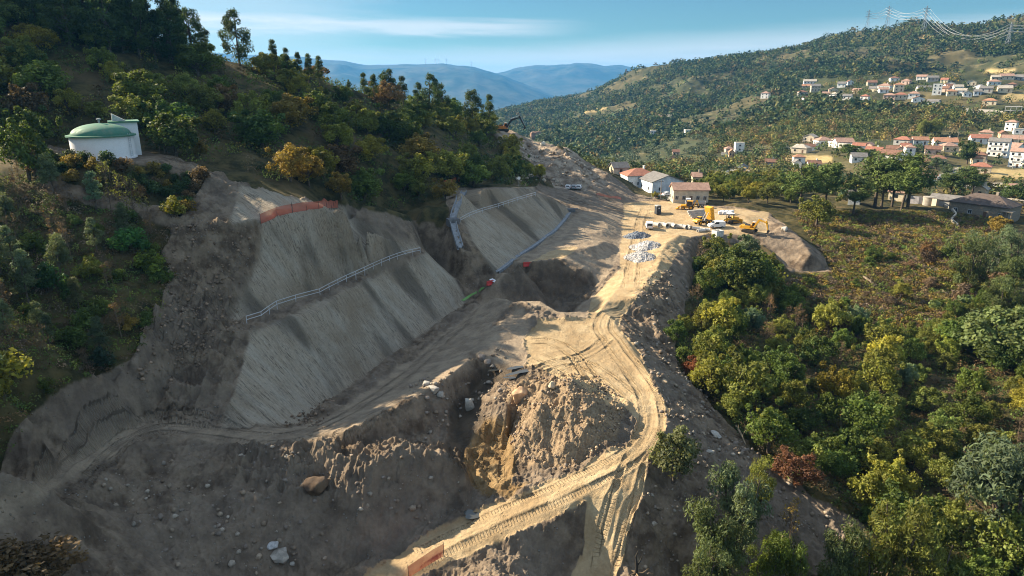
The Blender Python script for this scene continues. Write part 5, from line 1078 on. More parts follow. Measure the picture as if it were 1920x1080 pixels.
# ------------------------------------------------------------------ pylons, wires and wind turbines on the skyline
def pylon(u, v, hpx, Y, label, arm=.17):
    p = Vector(PY(u, v, Y)); p.z = zat(p.x, p.y) - 1; H = hpx * Y / FPX; e = empty('pylon', p, R(20)); tag(e, label, 'pylon'); m = MB(); a0 = H * .085; t = H * .012
    zs = [0, .18, .34, .48, .60, .70, .80, .90, 1.0]; ws = [1, .78, .6, .45, .34, .26, .22, .18, .05]
    for (z0, w0), (z1, w1) in zip(zip(zs, ws), zip(zs[1:], ws[1:])):
        for sx, sy in ((-1, -1), (1, -1), (1, 1), (-1, 1)):
            m.tube([(sx * a0 * w0, sy * a0 * w0, z0 * H), (sx * a0 * w1, sy * a0 * w1, z1 * H)], t * .55, 4); nx = (-sy, sx)
            m.tube([(sx * a0 * w0, sy * a0 * w0, z0 * H), ((nx[0]) * a0 * w1, nx[1] * a0 * w1, z1 * H)], t * .3, 4)
    m.build('lattice', M_STL, e); tips = []
    for z in (.68, .79, .90):
        b = MB(); L = H * arm * (1.2 if z == .68 else 1)
        for s in (-1, 1): b.tube([(0, 0, z * H + H * .025), (s * L, 0, z * H)], t * .45, 4); b.tube([(0, 0, z * H), (s * L, 0, z * H)], t * .45, 4); tips.append(e.matrix_basis @ Vector((s * L, 0, z * H - .8)))
        b.build('crossarm', M_STL, e)
    return tips
P1 = pylon(1623, 70, 36, 1335, 'leftmost lattice pylon on the right ridge'); P2 = pylon(1660, 66, 40, 1320, 'taller lattice pylon second from the left on the ridge'); P2b = pylon(1668, 64, 27, 1420, 'small lattice pylon just behind the second one'); P3 = pylon(1729, 72, 48, 1180, 'lattice pylon standing on the bare sandy patch of the ridge'); P4 = pylon(1889, 84, 46, 1010, 'nearest lattice pylon at the far right of the ridge')
def wires(A, B, sag, label):
    m = MB()
    for a, b in zip(A, B):
        pts = [a.lerp(b, t) - Vector((0, 0, sag * 4 * t * (1 - t))) for t in np.linspace(0, 1, 14)]; m.tube([tuple(q) for q in pts], .16, 4)
    o = m.build('power_lines', M_STL); tag(o, label, 'power line')
off = [q + Vector((260, -120, 14)) for q in P4]
wires(P3, P4, 26, 'sagging bundle of power lines between the sandy patch and the right pylon'); wires(P4, off, 10, 'power lines leaving the picture at the right edge'); wires(P1, P2, 5, 'thin power lines between the two leftmost pylons'); wires(P2, P3, 8, 'thin power lines from the second pylon to the sandy patch')
for u, lab in [(798, 'leftmost tiny wind turbine on the blue mountain'), (817, 'wind turbine left of a close neighbour on the mountain'), (823, 'wind turbine right of its close neighbour on the mountain'), (837, 'tiny wind turbine right of the close pair'), (884, 'rightmost tiny wind turbine on the blue mountain')]:
    p = Vector(PY(u, 122 if u < 870 else 127, 9000)); e = empty('wind_turbine', p - Vector((0, 0, 15))); tag(e, lab, 'wind turbine'); m = MB(); m.tube([(0, 0, 0), (0, 0, 80)], [3.5, 2.2], 8); m.build('tower', M_WHT, e)
    q = MB(); q.box(-2, -3, 79, 2, 5, 83); q.build('nacelle', M_WHT, e); r0 = random.uniform(0, 2)
    for k in range(3): b = MB(); a = r0 + k * 2.094; b.tube([(0, -4, 81), (math.sin(a) * 38, -4, 81 + math.cos(a) * 38)], [2.0, .5], 6); b.build('blade', M_WHT, e)
# ------------------------------------------------------------------ water tank
def water_tank():
    e = empty('water_tank', TANK, -math.atan2(TANK.x, TANK.y)); tag(e, 'round white water tank with a green dome and a taller valve house behind', 'water tank')
    Rr = 125 / 2 * fdist(TANK) / FPX * .84; H = 3.5
    w = MB(); w.lathe([(Rr + .18, -1), (Rr + .18, .22), (Rr, .26), (Rr, H), (0.05, H)], 64); o = w.build('wall', M_TANK, e, True); 
    r = MB(); r.lathe([(Rr + .02, H - .04), (Rr + .42, H - .02), (Rr + .42, H + .2), (Rr - .3, H + .24)], 64); r.build('rim', M_GREEN, e, True)
    d = MB(); n = 14; rad = (Rr - .25); hh = 1.75; prof = [(rad * math.cos(t), H + .22 + hh * math.sin(t)) for t in np.linspace(0, math.pi / 2 - .004, n)]; d.lathe(prof, 64); do = d.build('dome', M_GREEN, e, True)
    v = MB(); v.lathe([(.14, H + hh + .1), (.14, H + hh + .75), (.34, H + hh + .78), (.30, H + hh + .95), (.02, H + hh + 1.02)], 12); v.build('vent', M_GRYP, do, True)
    b = MB(); b.box(1.6, 2.2, -1, 5.45, 6.8, 5.35); vh = b.build('valve_house', M_TANK, e)
    b = MB(); b.box(1.25, 1.85, 5.353, 5.8, 7.15, 5.6); b.build('flat_roof', M_GREEN, vh)
    b = MB(); b.prism([(1.9, 5.603), (3.9, 5.603), (2.05, 6.7), (1.9, 6.7)], 3.2, 5.2, 'y'); colored(b.build('hatch', M_CONC, vh), (.5, .5, .48))
    b = MB()
    for x in (-.25, .25): b.tube([(x, -Rr - .14, .2), (x, -Rr - .14, H + .5)], .025, 5)
    for k in range(11): b.tube([(-.25, -Rr - .14, .4 + k * .3), (.25, -Rr - .14, .4 + k * .3)], .018, 5)
    lo = b.build('ladder', M_STL, e); lo.rotation_euler = (0, 0, .95)
M_TANK = paint('white_masonry_paint', (.80, .80, .82), .75, .10, (.45, .42, .38)); M_GREEN = paint('green_roof_paint', (.045, .17, .115), .6, .45, (.20, .22, .16))
water_tank()
# ------------------------------------------------------------------ handrails, channels, nets
def path3(px, step=None, off=0):
    P = [at(*q) for q in px]; out = [P[0]]
    for a, b in zip(P[:-1], P[1:]):
        n = max(1, int((b - a).length / (step or 1e9)))
        for i in range(1, n + 1): q = a.lerp(b, i / n); q.z = max(q.z, zat(q.x, q.y)) if n > 1 else q.z; out.append(q)
    return out
def smooth_path(P, it=2):
    Z = [p.z for p in P]
    for _ in range(it): Z = [Z[0]] + [(Z[i - 1] + 2 * Z[i] + Z[i + 1]) / 4 for i in range(1, len(Z) - 1)] + [Z[-1]]
    return [Vector((p.x, p.y, z)) for p, z in zip(P, Z)]
def handrail(px, label, step=2.2, h=1.05):
    P = smooth_path(path3(px, step), 3); e = empty('handrail', P[0]); tag(e, label, 'handrail'); L = [p - P[0] for p in P]
    for z in (h, h * .5): b = MB(); b.tube([(q.x, q.y, q.z + z) for q in L], .05, 6); b.build('rail', M_RAIL, e)
    for q in L: b = MB(); b.tube([(q.x, q.y, q.z - .5), (q.x, q.y, q.z + h + .02)], .045, 6); b.build('post', M_RAIL, e)
M_RAIL = paint('pale_painted_rail', (.52, .53, .56), .5, .15)
handrail([(463,606),(490,592),(520,580),(555,566),(600,552),(650,528),(700,504),(745,486),(788,474)], 'pale handrail with two bars along the bench of the lower cut slope')
handrail([(864,417),(880,407),(905,399),(935,390),(970,378),(1004,368)], 'pale handrail along the top of the farther cut slope', 2.6)
def channel(px, label, w=.75, h=.45, col=(.27, .28, .30), step=2.0):
    P = smooth_path(path3(px, step), 3); m = MB(); prof = [(-w - .14, -.4), (-w - .14, h), (-w, h), (-w * .75, .06), (w * .75, .06), (w, h), (w + .14, h), (w + .14, -.4)]; rings = []
    for i, p in enumerate(P):
        d = (P[min(i + 1, len(P) - 1)] - P[max(i - 1, 0)]); d.z = 0; d.normalize(); n = Vector((d.y, -d.x, 0)); rings.append([tuple(p + n * a + Vector((0, 0, b + .12))) for a, b in prof])
    k = len(prof); m.add([q for r in rings for q in r], [(i * k + j, i * k + (j + 1) % k, (i + 1) * k + (j + 1) % k, (i + 1) * k + j) for i in range(len(P) - 1) for j in range(k)])
    return tag(colored(m.build('drainage_channel', M_CONC), col), label, 'drainage channel')
channel([(870,361),(860,378),(852,398),(849,412)], 'upper concrete drainage chute above the junction box', .55)
channel([(850,420),(854,436),(859,452),(863,466)], 'lower concrete drainage chute below the junction box', .55)
channel([(1068,399),(1058,414),(1042,432),(1015,452),(985,473),(955,495),(932,511)], 'long concrete gutter along the foot of the farther cut slope', .28, .18)
p = at(849, 416); b = MB(); b.box(-1.2, -1.0, -.8, 1.2, 1.0, .75); b.box(-.9, -.7, .753, .9, .7, .8); o = b.build('junction_box', M_CONC); o.location = p; o.rotation_euler = (0, 0, .4); colored(o, (.16, .16, .17)); tag(o, 'dark concrete junction box where two drainage chutes meet', 'junction box')
p = at(1071, 396); b = MB(); b.box(-1.1, -.9, -.8, 1.1, .9, .7); b.box(.2, -.5, .703, 1.9, .5, .8); o = b.build('junction_box', M_CONC); o.location = p; colored(o, (.14, .14, .15)); tag(o, 'dark catch pit at the upper end of the long gutter', 'junction box')
def net_material():
    n = NT('orange_mesh'); P = n.obj(); b = n.bsdf(n.info('Color'), .7, spec=.2, Alpha=.66); return n.done(b)
M_NET = net_material()
def barrier_net(px, h, label, col=(.46, .13, .085), step=2.4, cat='safety net', wob=.2):
    P = smooth_path(path3(px, .8), 2); e = empty('safety_net', P[0]); tag(e, label, cat); L = [p - P[0] for p in P]; m = MB(); vs = []; rows = 5
    for i, q in enumerate(L):
        for r in range(rows + 1): t = r / rows; vs.append((q.x + wob * math.sin(i * 1.3 + r) * .3, q.y + wob * math.cos(i * .9 + r * 1.7) * .3, q.z + .03 + (h + wob * .5 * math.sin(i * .8)) * t))
    k = rows + 1; m.add(vs, [(i * k + r, (i + 1) * k + r, (i + 1) * k + r + 1, i * k + r + 1) for i in range(len(L) - 1) for r in range(rows)])
    colored(m.build('mesh', M_NET, e, True), col)
    for i in range(0, len(L), 3): b = MB(); q = L[i]; b.tube([(q.x, q.y, q.z - .4), (q.x, q.y, q.z + h + .25)], .03, 5); b.build('post', M_BLK, e)
barrier_net([(489,420),(510,412),(530,404),(548,399)], 1.5, 'left stretch of orange safety netting on top of the cut slope')
barrier_net([(549,399),(575,395),(605,391),(634,390)], 1.35, 'right stretch of orange safety netting on top of the cut slope')
barrier_net([(766,1085),(790,1068),(812,1054),(832,1043)], 1.4, 'red orange safety netting beside the haul road at the bottom edge', (.45, .075, .05))
barrier_net([(832,346),(846,343),(862,341)], .9, 'short orange netting below the dark wood', (.55, .12, .05))
barrier_net([(1118,366),(1140,370),(1165,375)], .7, 'low pinkish barrier tape along the upper road', (.60, .22, .16))
P = smooth_path(path3([(866,566),(880,558),(893,550),(905,541)], 1.0)); m = MB(); vs = []
for i, q in enumerate(P): vs += [(q.x - .5, q.y - .3, q.z + .1), (q.x - .2, q.y, q.z + .32), (q.x + .5, q.y + .3, q.z + .12)]
m.add(vs, [(i * 3 + j, i * 3 + 3 + j, i * 3 + 4 + j, i * 3 + 1 + j) for i in range(len(P) - 1) for j in range(2)]); tag(colored(m.build('green_netting', M_NET, None, True), (.20, .42, .12)), 'strip of light green netting in the dark corner of the pit', 'netting')
def plastic(name, col): n = NT(name); return n.done(n.bsdf(n.mix(n.mr(n.noise(n.obj(), 3), .4, .7, 0, .35), col, (.2, .15, .1)), .5, spec=.4))
M_REDP = plastic('red_plastic', (.55, .03, .03)); M_WPL = plastic('white_sheet', (.72, .75, .8))
def road_barrier(u, v, L, rz, label, sheet=False):
    p = at(u, v); e = empty('plastic_barrier', p, rz); tag(e, label, 'barrier'); b = MB(); b.prism([(-.3, 0), (.3, 0), (.12, .45), (.10, .9), (-.10, .9), (-.12, .45)], -L / 2, L / 2, 'x'); b.build('body', M_REDP, e, bevel=.03)
    if sheet: b = MB(); b.box(-.1, -.9, .75, 1.3, .4, .8); q = b.build('sheet', M_WPL, e); q.rotation_euler = (.35, .1, .3); q.location = (.3, .4, .1)
road_barrier(990, 499, 2.0, .2, 'red plastic barrier lying on the edge of the upper bench'); road_barrier(919, 534, 1.8, .8, 'red barrier with a white sheet in the corner of the pit', True)
# ------------------------------------------------------------------ machines
def wheel(par, x, y, r, w, rim=M_GRYP, rz=0):
    t = MB(); t.lathe([(r * .58, -w / 2), (r * .93, -w / 2), (r, -w * .36), (r, w * .36), (r * .93, w / 2), (r * .58, w / 2), (r * .58, -w / 2)], 20, 'y'); o = t.build('wheel', M_RUB, par, True); o.location = (x, y, r)
    m = MB(); m.lathe([(.02, -w * .42), (r * .3, -w * .44), (r * .6, -w * .30), (r * .6, w * .30), (r * .3, w * .44), (.02, w * .42)], 16, 'y'); m.build('rim', rim, o, True); return o
def excavator(u, v, face, body, boomcol, label, pose, scale=1.0, pt=None):
    p = pt or at(u, v); e = empty('excavator', p, face, scale); tag(e, label, 'excavator')     # x forward
    for s in (-1, 1):
        t = MB(); pr = [(-1.9, .12), (-1.65, 0), (1.65, 0), (1.95, .18), (2.05, .5), (1.9, .82), (1.6, .92), (-1.6, .92), (-1.9, .8), (-2.02, .45)]
        t.prism(pr, s * 1.35 - .3, s * 1.35 + .3); t.build('track', M_RUB, e, bevel=.03)
        f = MB(); f.box(-1.5, s * 1.35 - .32, .25, 1.5, s * 1.35 + .32, .62); f.build('track_frame', M_BLK, e)
    c = MB(); c.box(-.9, -1.04, .4, .9, 1.04, .85); c.lathe([(.75, .85), (.75, 1.08), (.02, 1.08)], 20); c.build('undercarriage', M_BLK, e)
    up = MB(); up.prism([(-2.1, 1.1), (1.65, 1.1), (1.65, 1.42), (.4, 1.45), (.4, 2.1), (-1.4, 2.15), (-2.1, 1.98)], -1.35, 1.35); hs = up.build('housing', body, e, bevel=.06)
    cw = MB(); cw.prism([(-2.75, 1.25), (-2.11, 1.15), (-2.11, 2.1), (-2.6, 2.05), (-2.8, 1.8)], -1.33, 1.33); cw.build('counterweight', body, e, bevel=.1)
    eh = MB(); eh.box(-1.35, -1.2, 2.16, .1, .35, 2.42, .1, .1); eh.tube([(-1.1, -.4, 2.4), (-1.1, -.4, 2.85)], .07, 8); eh.build('exhaust', M_BLK, e)
    cb = MB(); cb.prism([(.38, 1.47), (1.72, 1.47), (1.76, 2.1), (1.35, 3.0), (.45, 3.02), (.34, 2.2)], .38, 1.32); cab = cb.build('cab', body, e, bevel=.05)
    for y0 in (.345, 1.325): g_ = MB(); g_.prism([(.52, 1.95), (1.62, 1.95), (1.3, 2.85), (.56, 2.85)], y0, y0 + .03); g_.build('window', M_GLASS, cab)
    g_ = MB(); g_.add([(1.78, .46, 2.1), (1.78, 1.24, 2.1), (1.41, 1.24, 2.93), (1.41, .46, 2.93)], [(0, 1, 2, 3)]); g_.build('windscreen', M_GLASS, cab)
    g_ = MB(); g_.box(.45, .40, 3.04, 1.36, 1.3, 3.1); g_.build('cab_roof', M_WHT, cab)
    (ex, ez), (kx, kz), (bx, bz) = pose       # elbow of the boom, stick head, stick foot
    y0 = -.12; mid = ((1.3 + ex) / 2 - .25 * (kx - 1.3) * .2, max(ez, kz) )
    def arm(pts, w0, hs_, name, mat):
        m = MB(); top = []; bot = []
        for i, (x, z) in enumerate(pts):
            a = pts[max(i - 1, 0)]; b = pts[min(i + 1, len(pts) - 1)]; dx, dz = b[0] - a[0], b[1] - a[1]; L = math.hypot(dx, dz); nx, nz_ = -dz / L, dx / L
            top.append((x + nx * hs_[i], z + nz_ * hs_[i])); bot.append((x - nx * hs_[i], z - nz_ * hs_[i]))
        m.prism(bot + top[::-1], y0 - w0, y0 + w0); return m.build(name, mat, e, bevel=.03)
    arm([(1.25, 1.55), (ex, ez), (kx, kz)], .24, [.26, .38, .18], 'boom', boomcol)
    sx, sz = bx - kx, bz - kz; L = math.hypot(sx, sz)
    arm([(kx - sx / L * .7, kz - sz / L * .7), (kx, kz), (bx, bz)], .17, [.16, .28, .13], 'stick', boomcol)
    def ram(a, b): m = MB(); q = (a[0] * .45 + b[0] * .55, a[1] * .45 + b[1] * .55); m.tube([(a[0], y0, a[1]), (q[0], y0, q[1])], .1, 8); m.tube([(q[0], y0, q[1]), (b[0], y0, b[1])], .055, 8); m.build('ram', M_STL, e)
    ram((1.75, 1.5), (ex * .9 + .1, ez - .5)); ram((ex - .2, ez + .45), (kx - sx / L * .65, kz - sz / L * .65)); ram((kx + sx * .15 + .35, kz + sz * .15), (bx + .28, bz + .12))
    k = MB(); k.prism([(bx - .15, bz + .1), (bx + .3, bz + .12), (bx + .45, bz - .35), (bx + .1, bz - .95), (bx - .62, bz - 1.05), (bx - .75, bz - .95), (bx - .1, bz - .6)], y0 - .55, y0 + .55); k.build('bucket', M_BLK, e, bevel=.02)
excavator(1405, 435, -.62, M_YEL, M_YEL, 'yellow crawler excavator with bucket down at the right edge of the yard', ((2.7, 4.1), (4.9, 3.4), (5.4, 1.15)), .92)
_q = Vector(PY(943, 243, 276)); _q.z = zat(_q.x, _q.y) - .1
excavator(0, 0, -.05, M_ORG, M_BLK, 'orange excavator with raised black boom on top of the rocky cutting', ((3.0, 4.1), (6.0, 5.0), (7.6, 1.9)), 1.12, pt=_q)
def dump_truck(u, v, face):
    p = at(u, v); e = empty('dump_truck', p, face, .76); tag(e, 'yellow articulated dump truck with its body tipped upright', 'dump truck')   # x forward
    for x in (2.6, -1.0, -2.7):
        for s in (-1, 1): wheel(e, x, s * 1.05, .82, .6, M_YEL)
    b = MB(); b.box(-3.6, -.45, .95, 3.9, .45, 1.35); b.build('chassis', M_BLK, e)
    b = MB(); b.prism([(1.9, 1.36), (4.4, 1.1), (4.55, 1.5), (4.3, 2.05), (2.9, 2.25), (1.9, 2.2)], -1.15, 1.15); b.build('bonnet', M_YEL, e, bevel=.06)
    b = MB(); b.prism([(1.3, 1.5), (2.88, 1.5), (2.86, 2.3), (2.6, 3.1), (1.4, 3.12)], -.8, .8); cab = b.build('cab', M_YEL, e, bevel=.05)
    for y in (-.83, .80): g_ = MB(); g_.prism([(1.5, 2.25), (2.7, 2.3), (2.5, 2.95), (1.5, 2.97)], y, y + .03); g_.build('window', M_GLASS, cab)
    g_ = MB(); g_.add([(2.90, -.7, 2.35), (2.90, .7, 2.35), (2.66, .7, 3.02), (2.66, -.7, 3.02)], [(0, 1, 2, 3)]); g_.build('windscreen', M_GLASS, cab)
    for s in (-1, 1): g_ = MB(); g_.box(4.42, s * .85 - .16, 1.45, 4.56, s * .85 + .16, 1.68); g_.build('headlight', M_WHT, e)
    piv = empty('tipper_pivot', (-3.1, 0, 1.5)); b = MB()
    b.add([(0, -1.25, 0), (5.0, -1.45, 0), (5.0, 1.45, 0), (0, 1.25, 0), (-.6, -1.45, 1.5), (4.9, -1.65, 1.75), (4.9, 1.65, 1.75), (-.6, 1.45, 1.5),
           (.1, -1.1, .14), (4.85, -1.3, .14), (4.85, 1.3, .14), (.1, 1.1, .14), (-.5, -1.33, 1.5), (4.75, -1.5, 1.75), (4.75, 1.5, 1.75), (-.5, 1.33, 1.5)],
          [(0, 1, 2, 3), (0, 4, 5, 1), (1, 5, 6, 2), (2, 6, 7, 3), (8, 11, 10, 9), (8, 9, 13, 12), (9, 10, 14, 13), (10, 11, 15, 14), (4, 12, 13, 5), (5, 13, 14, 6), (6, 14, 15, 7), (0, 3, 11, 8), (0, 8, 12, 4), (3, 7, 15, 11)])
    for x in (1.0, 2.3, 3.6):
        for s in (-1, 1): b.box(x - .1, s * 1.52 - .12, .1, x + .1, s * 1.52 + .12, 1.45)
    bpy.data.objects.remove(piv); o = b.build('tipper_body', M_YEL, e); o.location = (-3.1, 0, 1.4); o.rotation_euler = (0, -R(72), 0)
    for s in (-1, 1): m = MB(); m.tube([(.2, s * .6, 1.3), (-1.9, s * .6, 4.4)], .11, 8); m.build('hoist_ram', M_STL, e)
dump_truck(1318, 420, math.pi + .55)
def crawler_loader(u, v, face):
    p = at(u, v); e = empty('bulldozer', p, face, 1.0); tag(e, 'yellow bulldozer with a roofed cab behind the white van', 'bulldozer')
    for s in (-1, 1): t = MB(); t.prism([(-1.7, .15), (-1.4, 0), (1.5, 0), (1.85, .25), (1.8, .6), (1.3, .85), (-.6, 1.05), (-1.5, .95), (-1.85, .55)], s * 1.0 - .28, s * 1.0 + .28); t.build('track', M_RUB, e, bevel=.03)
    b = MB(); b.prism([(-1.6, .5), (1.9, .5), (2.05, 1.0), (1.9, 1.75), (.3, 1.85), (.2, 1.5), (-1.5, 1.5)], -.7, .7); b.build('bonnet', M_YEL, e, bevel=.06)
    b = MB()
    for x in (-1.2, .15):
        for s in (-.7, .7): b.box(x - .06, s - .06, 1.45, x + .06, s + .06, 2.75)
    b.build('cab_frame', M_BLK, e); b = MB(); b.box(-1.45, -.95, 2.753, .45, .95, 2.9); b.build('cab_roof', M_WHT, e, bevel=.04)
    b = MB(); b.box(-.9, -.35, 1.5, -.2, .35, 1.75); b.box(-1.05, -.35, 1.5, -.9, .35, 2.25); b.build('seat', M_BLK, e)
    b = MB(); b.prism([(2.55, .1), (2.75, .05), (2.62, .6), (2.8, 1.15), (2.6, 1.15), (2.48, .6)], -1.55, 1.55); b.build('blade', M_YEL, e, bevel=.02)
    for s in (-1, 1): b = MB(); b.tube([(-.2, s * 1.36, .5), (2.55, s * 1.36, .4)], .1, 6); b.build('push_arm', M_YEL, e)
    b = MB(); b.prism([(-2.6, .1), (-2.45, .1), (-1.95, 1.15), (-1.6, 1.2), (-1.6, .8), (-2.1, .75)], -.25, .25); b.build('ripper', M_YEL, e)
    b = MB(); b.tube([(1.1, .25, 1.8), (1.1, .25, 2.5)], .06, 8); b.build('exhaust', M_BLK, e)
crawler_loader(1371, 418, .25)
def backhoe(u, v, face):
    p = at(u, v); e = empty('backhoe_loader', p, face, 1.0); tag(e, 'yellow backhoe loader parked before the grey truck', 'backhoe loader')
    for s in (-1, 1): wheel(e, -1.0, s * .95, .78, .5, M_YEL); wheel(e, 1.5, s * .9, .52, .36, M_YEL)
    b = MB(); b.prism([(-1.6, .6), (2.3, .6), (2.4, 1.2), (2.2, 1.6), (.5, 1.7), (.4, 1.1), (-1.6, 1.1)], -.55, .55); b.build('body', M_YEL, e, bevel=.05)
    b = MB(); b.prism([(-1.35, 1.12), (.55, 1.12), (.6, 1.8), (.35, 2.75), (-1.3, 2.75)], -.72, .72); cab = b.build('cab', M_GLASS, e); b = MB(); b.box(-1.45, -.85, 2.753, .5, .85, 2.9); b.build('cab_roof', M_YEL, cab)
    b = MB(); 
    for x in (-1.3, .4):
        for s in (-.74, .74): b.box(x - .06, s - .04, 1.1, x + .06, s + .04, 2.75)
    b.build('pillar_frame', M_YEL, cab)
    for s in (-1, 1): b = MB(); b.tube([(.4, s * .62, 1.5), (2.2, s * .62, 1.15), (3.0, s * .62, .5)], .11, 6); b.build('loader_arm', M_YEL, e)
    b = MB(); b.prism([(2.9, .15), (3.9, .1), (3.85, .25), (3.2, .4), (3.05, .95), (2.85, .9)], -1.05, 1.05); b.build('front_bucket', M_YEL, e)
    b = MB(); b.prism([(-1.8, .9), (-1.5, .9), (-2.4, 3.3), (-2.75, 3.3)], -.16, .16); b.build('rear_boom', M_YEL, e); b = MB(); b.prism([(-2.75, 3.3), (-2.45, 3.3), (-3.25, 1.4), (-3.45, 1.45)], -.13, .13); b.build('rear_stick', M_YEL, e)
    b = MB(); b.prism([(-3.6, 1.5), (-3.15, 1.5), (-2.9, .9), (-3.4, .75)], -.3, .3); b.build('rear_bucket', M_BLK, e)
backhoe(1290, 393, 2.75)
def vehicle(u, v, face, kind, mat, label, name='car', cat='car', L=4.3, pt=None):
    p = pt or at(u, v); e = empty(name, p, face); tag(e, label, cat); k = L / 4.3     # x forward
    if kind == 'van': prof = [(-2.15, .38), (-2.2, 1.0), (-2.12, 1.85), (-1.9, 1.95), (.55, 1.93), (1.15, 1.35), (1.95, 1.12), (2.18, .8), (2.15, .38)]; W = .9
    else: prof = [(-2.1, .35), (-2.15, .85), (-1.95, .95), (-1.45, 1.38), (-.2, 1.47), (.6, 1.35), (1.15, .98), (1.95, .82), (2.12, .6), (2.1, .35)]; W = .84
    b = MB(); b.prism([(x * k, z) for x, z in prof], -W, W); body = b.build('body', mat, e, bevel=.07)
    sw = [(-.35, 1.25), (.95, 1.27), (.5, 1.78), (-.35, 1.78)] if kind == 'van' else [(-1.5, .98), (1.0, 1.0), (.5, 1.3), (-.2, 1.39), (-1.2, 1.33)]
    for y in (-W - .008, W - .02): g_ = MB(); g_.prism([(x * k, z) for x, z in sw], y, y + .028); g_.build('side_window', M_GLASS, body)
    ws = ((1.16, 1.36, .62, 1.86) if kind == 'van' else (1.13, 1.01, .62, 1.33)); dx, dz = .03, .02
    g_ = MB(); g_.add([(ws[0] * k + dx, -W * .85, ws[1] + dz), (ws[0] * k + dx, W * .85, ws[1] + dz), (ws[2] * k + dx, W * .76, ws[3] + dz), (ws[2] * k + dx, -W * .76, ws[3] + dz)], [(0, 1, 2, 3)]); g_.build('windscreen', M_GLASS, body)
    rw = ((-2.21, 1.15, -2.15, 1.72) if kind == 'van' else (-1.98, .97, -1.50, 1.36))
    g_ = MB(); g_.add([(rw[0] * k - .03, -W * .78, rw[1]), (rw[0] * k - .03, W * .78, rw[1]), (rw[2] * k - .03, W * .7, rw[3]), (rw[2] * k - .03, -W * .7, rw[3])], [(0, 1, 2, 3)]); g_.build('rear_window', M_GLASS, body)
    for x in (-1.3, 1.32):
        for s in (-1, 1): wheel(e, x * k, s * (W - .08), .33, .22)
    for s in (-1, 1): g_ = MB(); g_.box(2.05 * k, s * .62 - .14, .62, 2.17 * k, s * .62 + .14, .8); g_.build('headlight', M_STL, e); g_ = MB(); g_.box(-2.2 * k, s * .7 - .09, .75, -2.12 * k, s * .7 + .09, 1.0); g_.build('tail_light', M_REDP, e)
    return e
M_SILV = paint('silver_paint', (.42, .44, .46), .3, .15, metal=.3); M_DGRN = paint('dark_green_paint', (.03, .07, .05), .35, .15); M_BLUE = paint('blue_paint', (.06, .13, .30), .35, .15)
vehicle(1343, 427, math.pi + .12, 'van', M_WHT, 'white panel van on the right of the yard', 'van', 'van', 4.6)
vehicle(1217, 428, 1.45, 'van', M_WHT, 'white van seen from behind beside the gravel heaps', 'van', 'van', 4.4)
vehicle(1252, 367, .35, 'car', M_WHT, 'white car parked beside the cream house'); vehicle(1241, 374, .2, 'car', M_DGRN, 'dark green car under the little yellow tree')
for u, m_, lab in [(1066, M_WHT, 'leftmost white car parked under the rocky cutting'), (1077, M_SILV, 'silver car in the row under the rocky cutting'), (1086, M_WHT, 'rightmost white car of the row under the rocky cutting')]: vehicle(u, 354, 1.3, 'car', m_, lab)
for u, v, m_, lab in [(1757,336,M_WHT,'white car at the near end of the parking place'),(1766,332,M_SILV,'silver car by the bushes of the parking place'),(1778,318,M_BLUE,'blue car at the top of the parking place'),(1801,322,M_WHT,'white car beside the dark conifer')]: vehicle(u, v, .6, 'car', m_, lab)
def flatbed(u, v, face):
    p = at(u, v); e = empty('flatbed_truck', p, face); tag(e, 'white and grey flatbed truck beside the cream house', 'truck')
    for x in (-2.3, -1.2, 2.2):
        for s in (-1, 1): wheel(e, x, s * .95, .5, .3)
    b = MB(); b.box(-3.3, -.4, .55, 3.0, .4, .8); b.build('chassis', M_BLK, e); b = MB(); b.prism([(1.45, .6), (3.2, .6), (3.25, 1.4), (3.0, 2.55), (1.5, 2.6)], -1.1, 1.1); cab = b.build('cab', M_WHT, e, bevel=.06)
    g_ = MB(); g_.add([(3.28, -.95, 1.5), (3.28, .95, 1.5), (3.06, .9, 2.35), (3.06, -.9, 2.35)], [(0, 1, 2, 3)]); g_.build('windscreen', M_GLASS, cab)
    for y in (-1.13, 1.1): g_ = MB(); g_.prism([(1.9, 1.5), (3.0, 1.5), (2.85, 2.3), (1.9, 2.3)], y, y + .03); g_.build('side_window', M_BLUE, cab)
    b = MB(); b.box(-3.4, -1.2, .95, 1.3, 1.2, 1.1); b.box(-3.4, -1.2, 1.102, -3.32, 1.2, 1.75); b.box(-3.31, -1.2, 1.102, 1.3, -1.12, 1.75); b.box(-3.31, 1.12, 1.102, 1.3, 1.2, 1.75); b.box(1.2, -1.11, 1.102, 1.3, 1.11, 2.0); b.build('load_bed', M_GRYP, e)
flatbed(1303, 387, 2.9)
p = at(1233, 401); e = empty('portable_cabin', p, .3); tag(e, 'dark portable toilet cabin standing alone in the yard', 'cabin')
M_CABIN = paint('dark_blue_plastic', (.018, .028, .045), .5, .2); b = MB(); b.box(-.75, -.75, 0, .75, .75, 2.5); b.build('body', M_CABIN, e, bevel=.04)
b = MB(); b.prism([(-.82, 2.503), (.82, 2.503), (.6, 2.75), (-.6, 2.75)], -.82, .82); b.build('roof', M_GRYP, e); b = MB(); b.box(-.5, -.79, .15, .5, -.755, 2.2); dr = b.build('door', M_CABIN, e); b = MB(); b.box(-.25, -.80, 1.75, .3, -.792, 2.05); b.build('notice', M_WPL, dr)
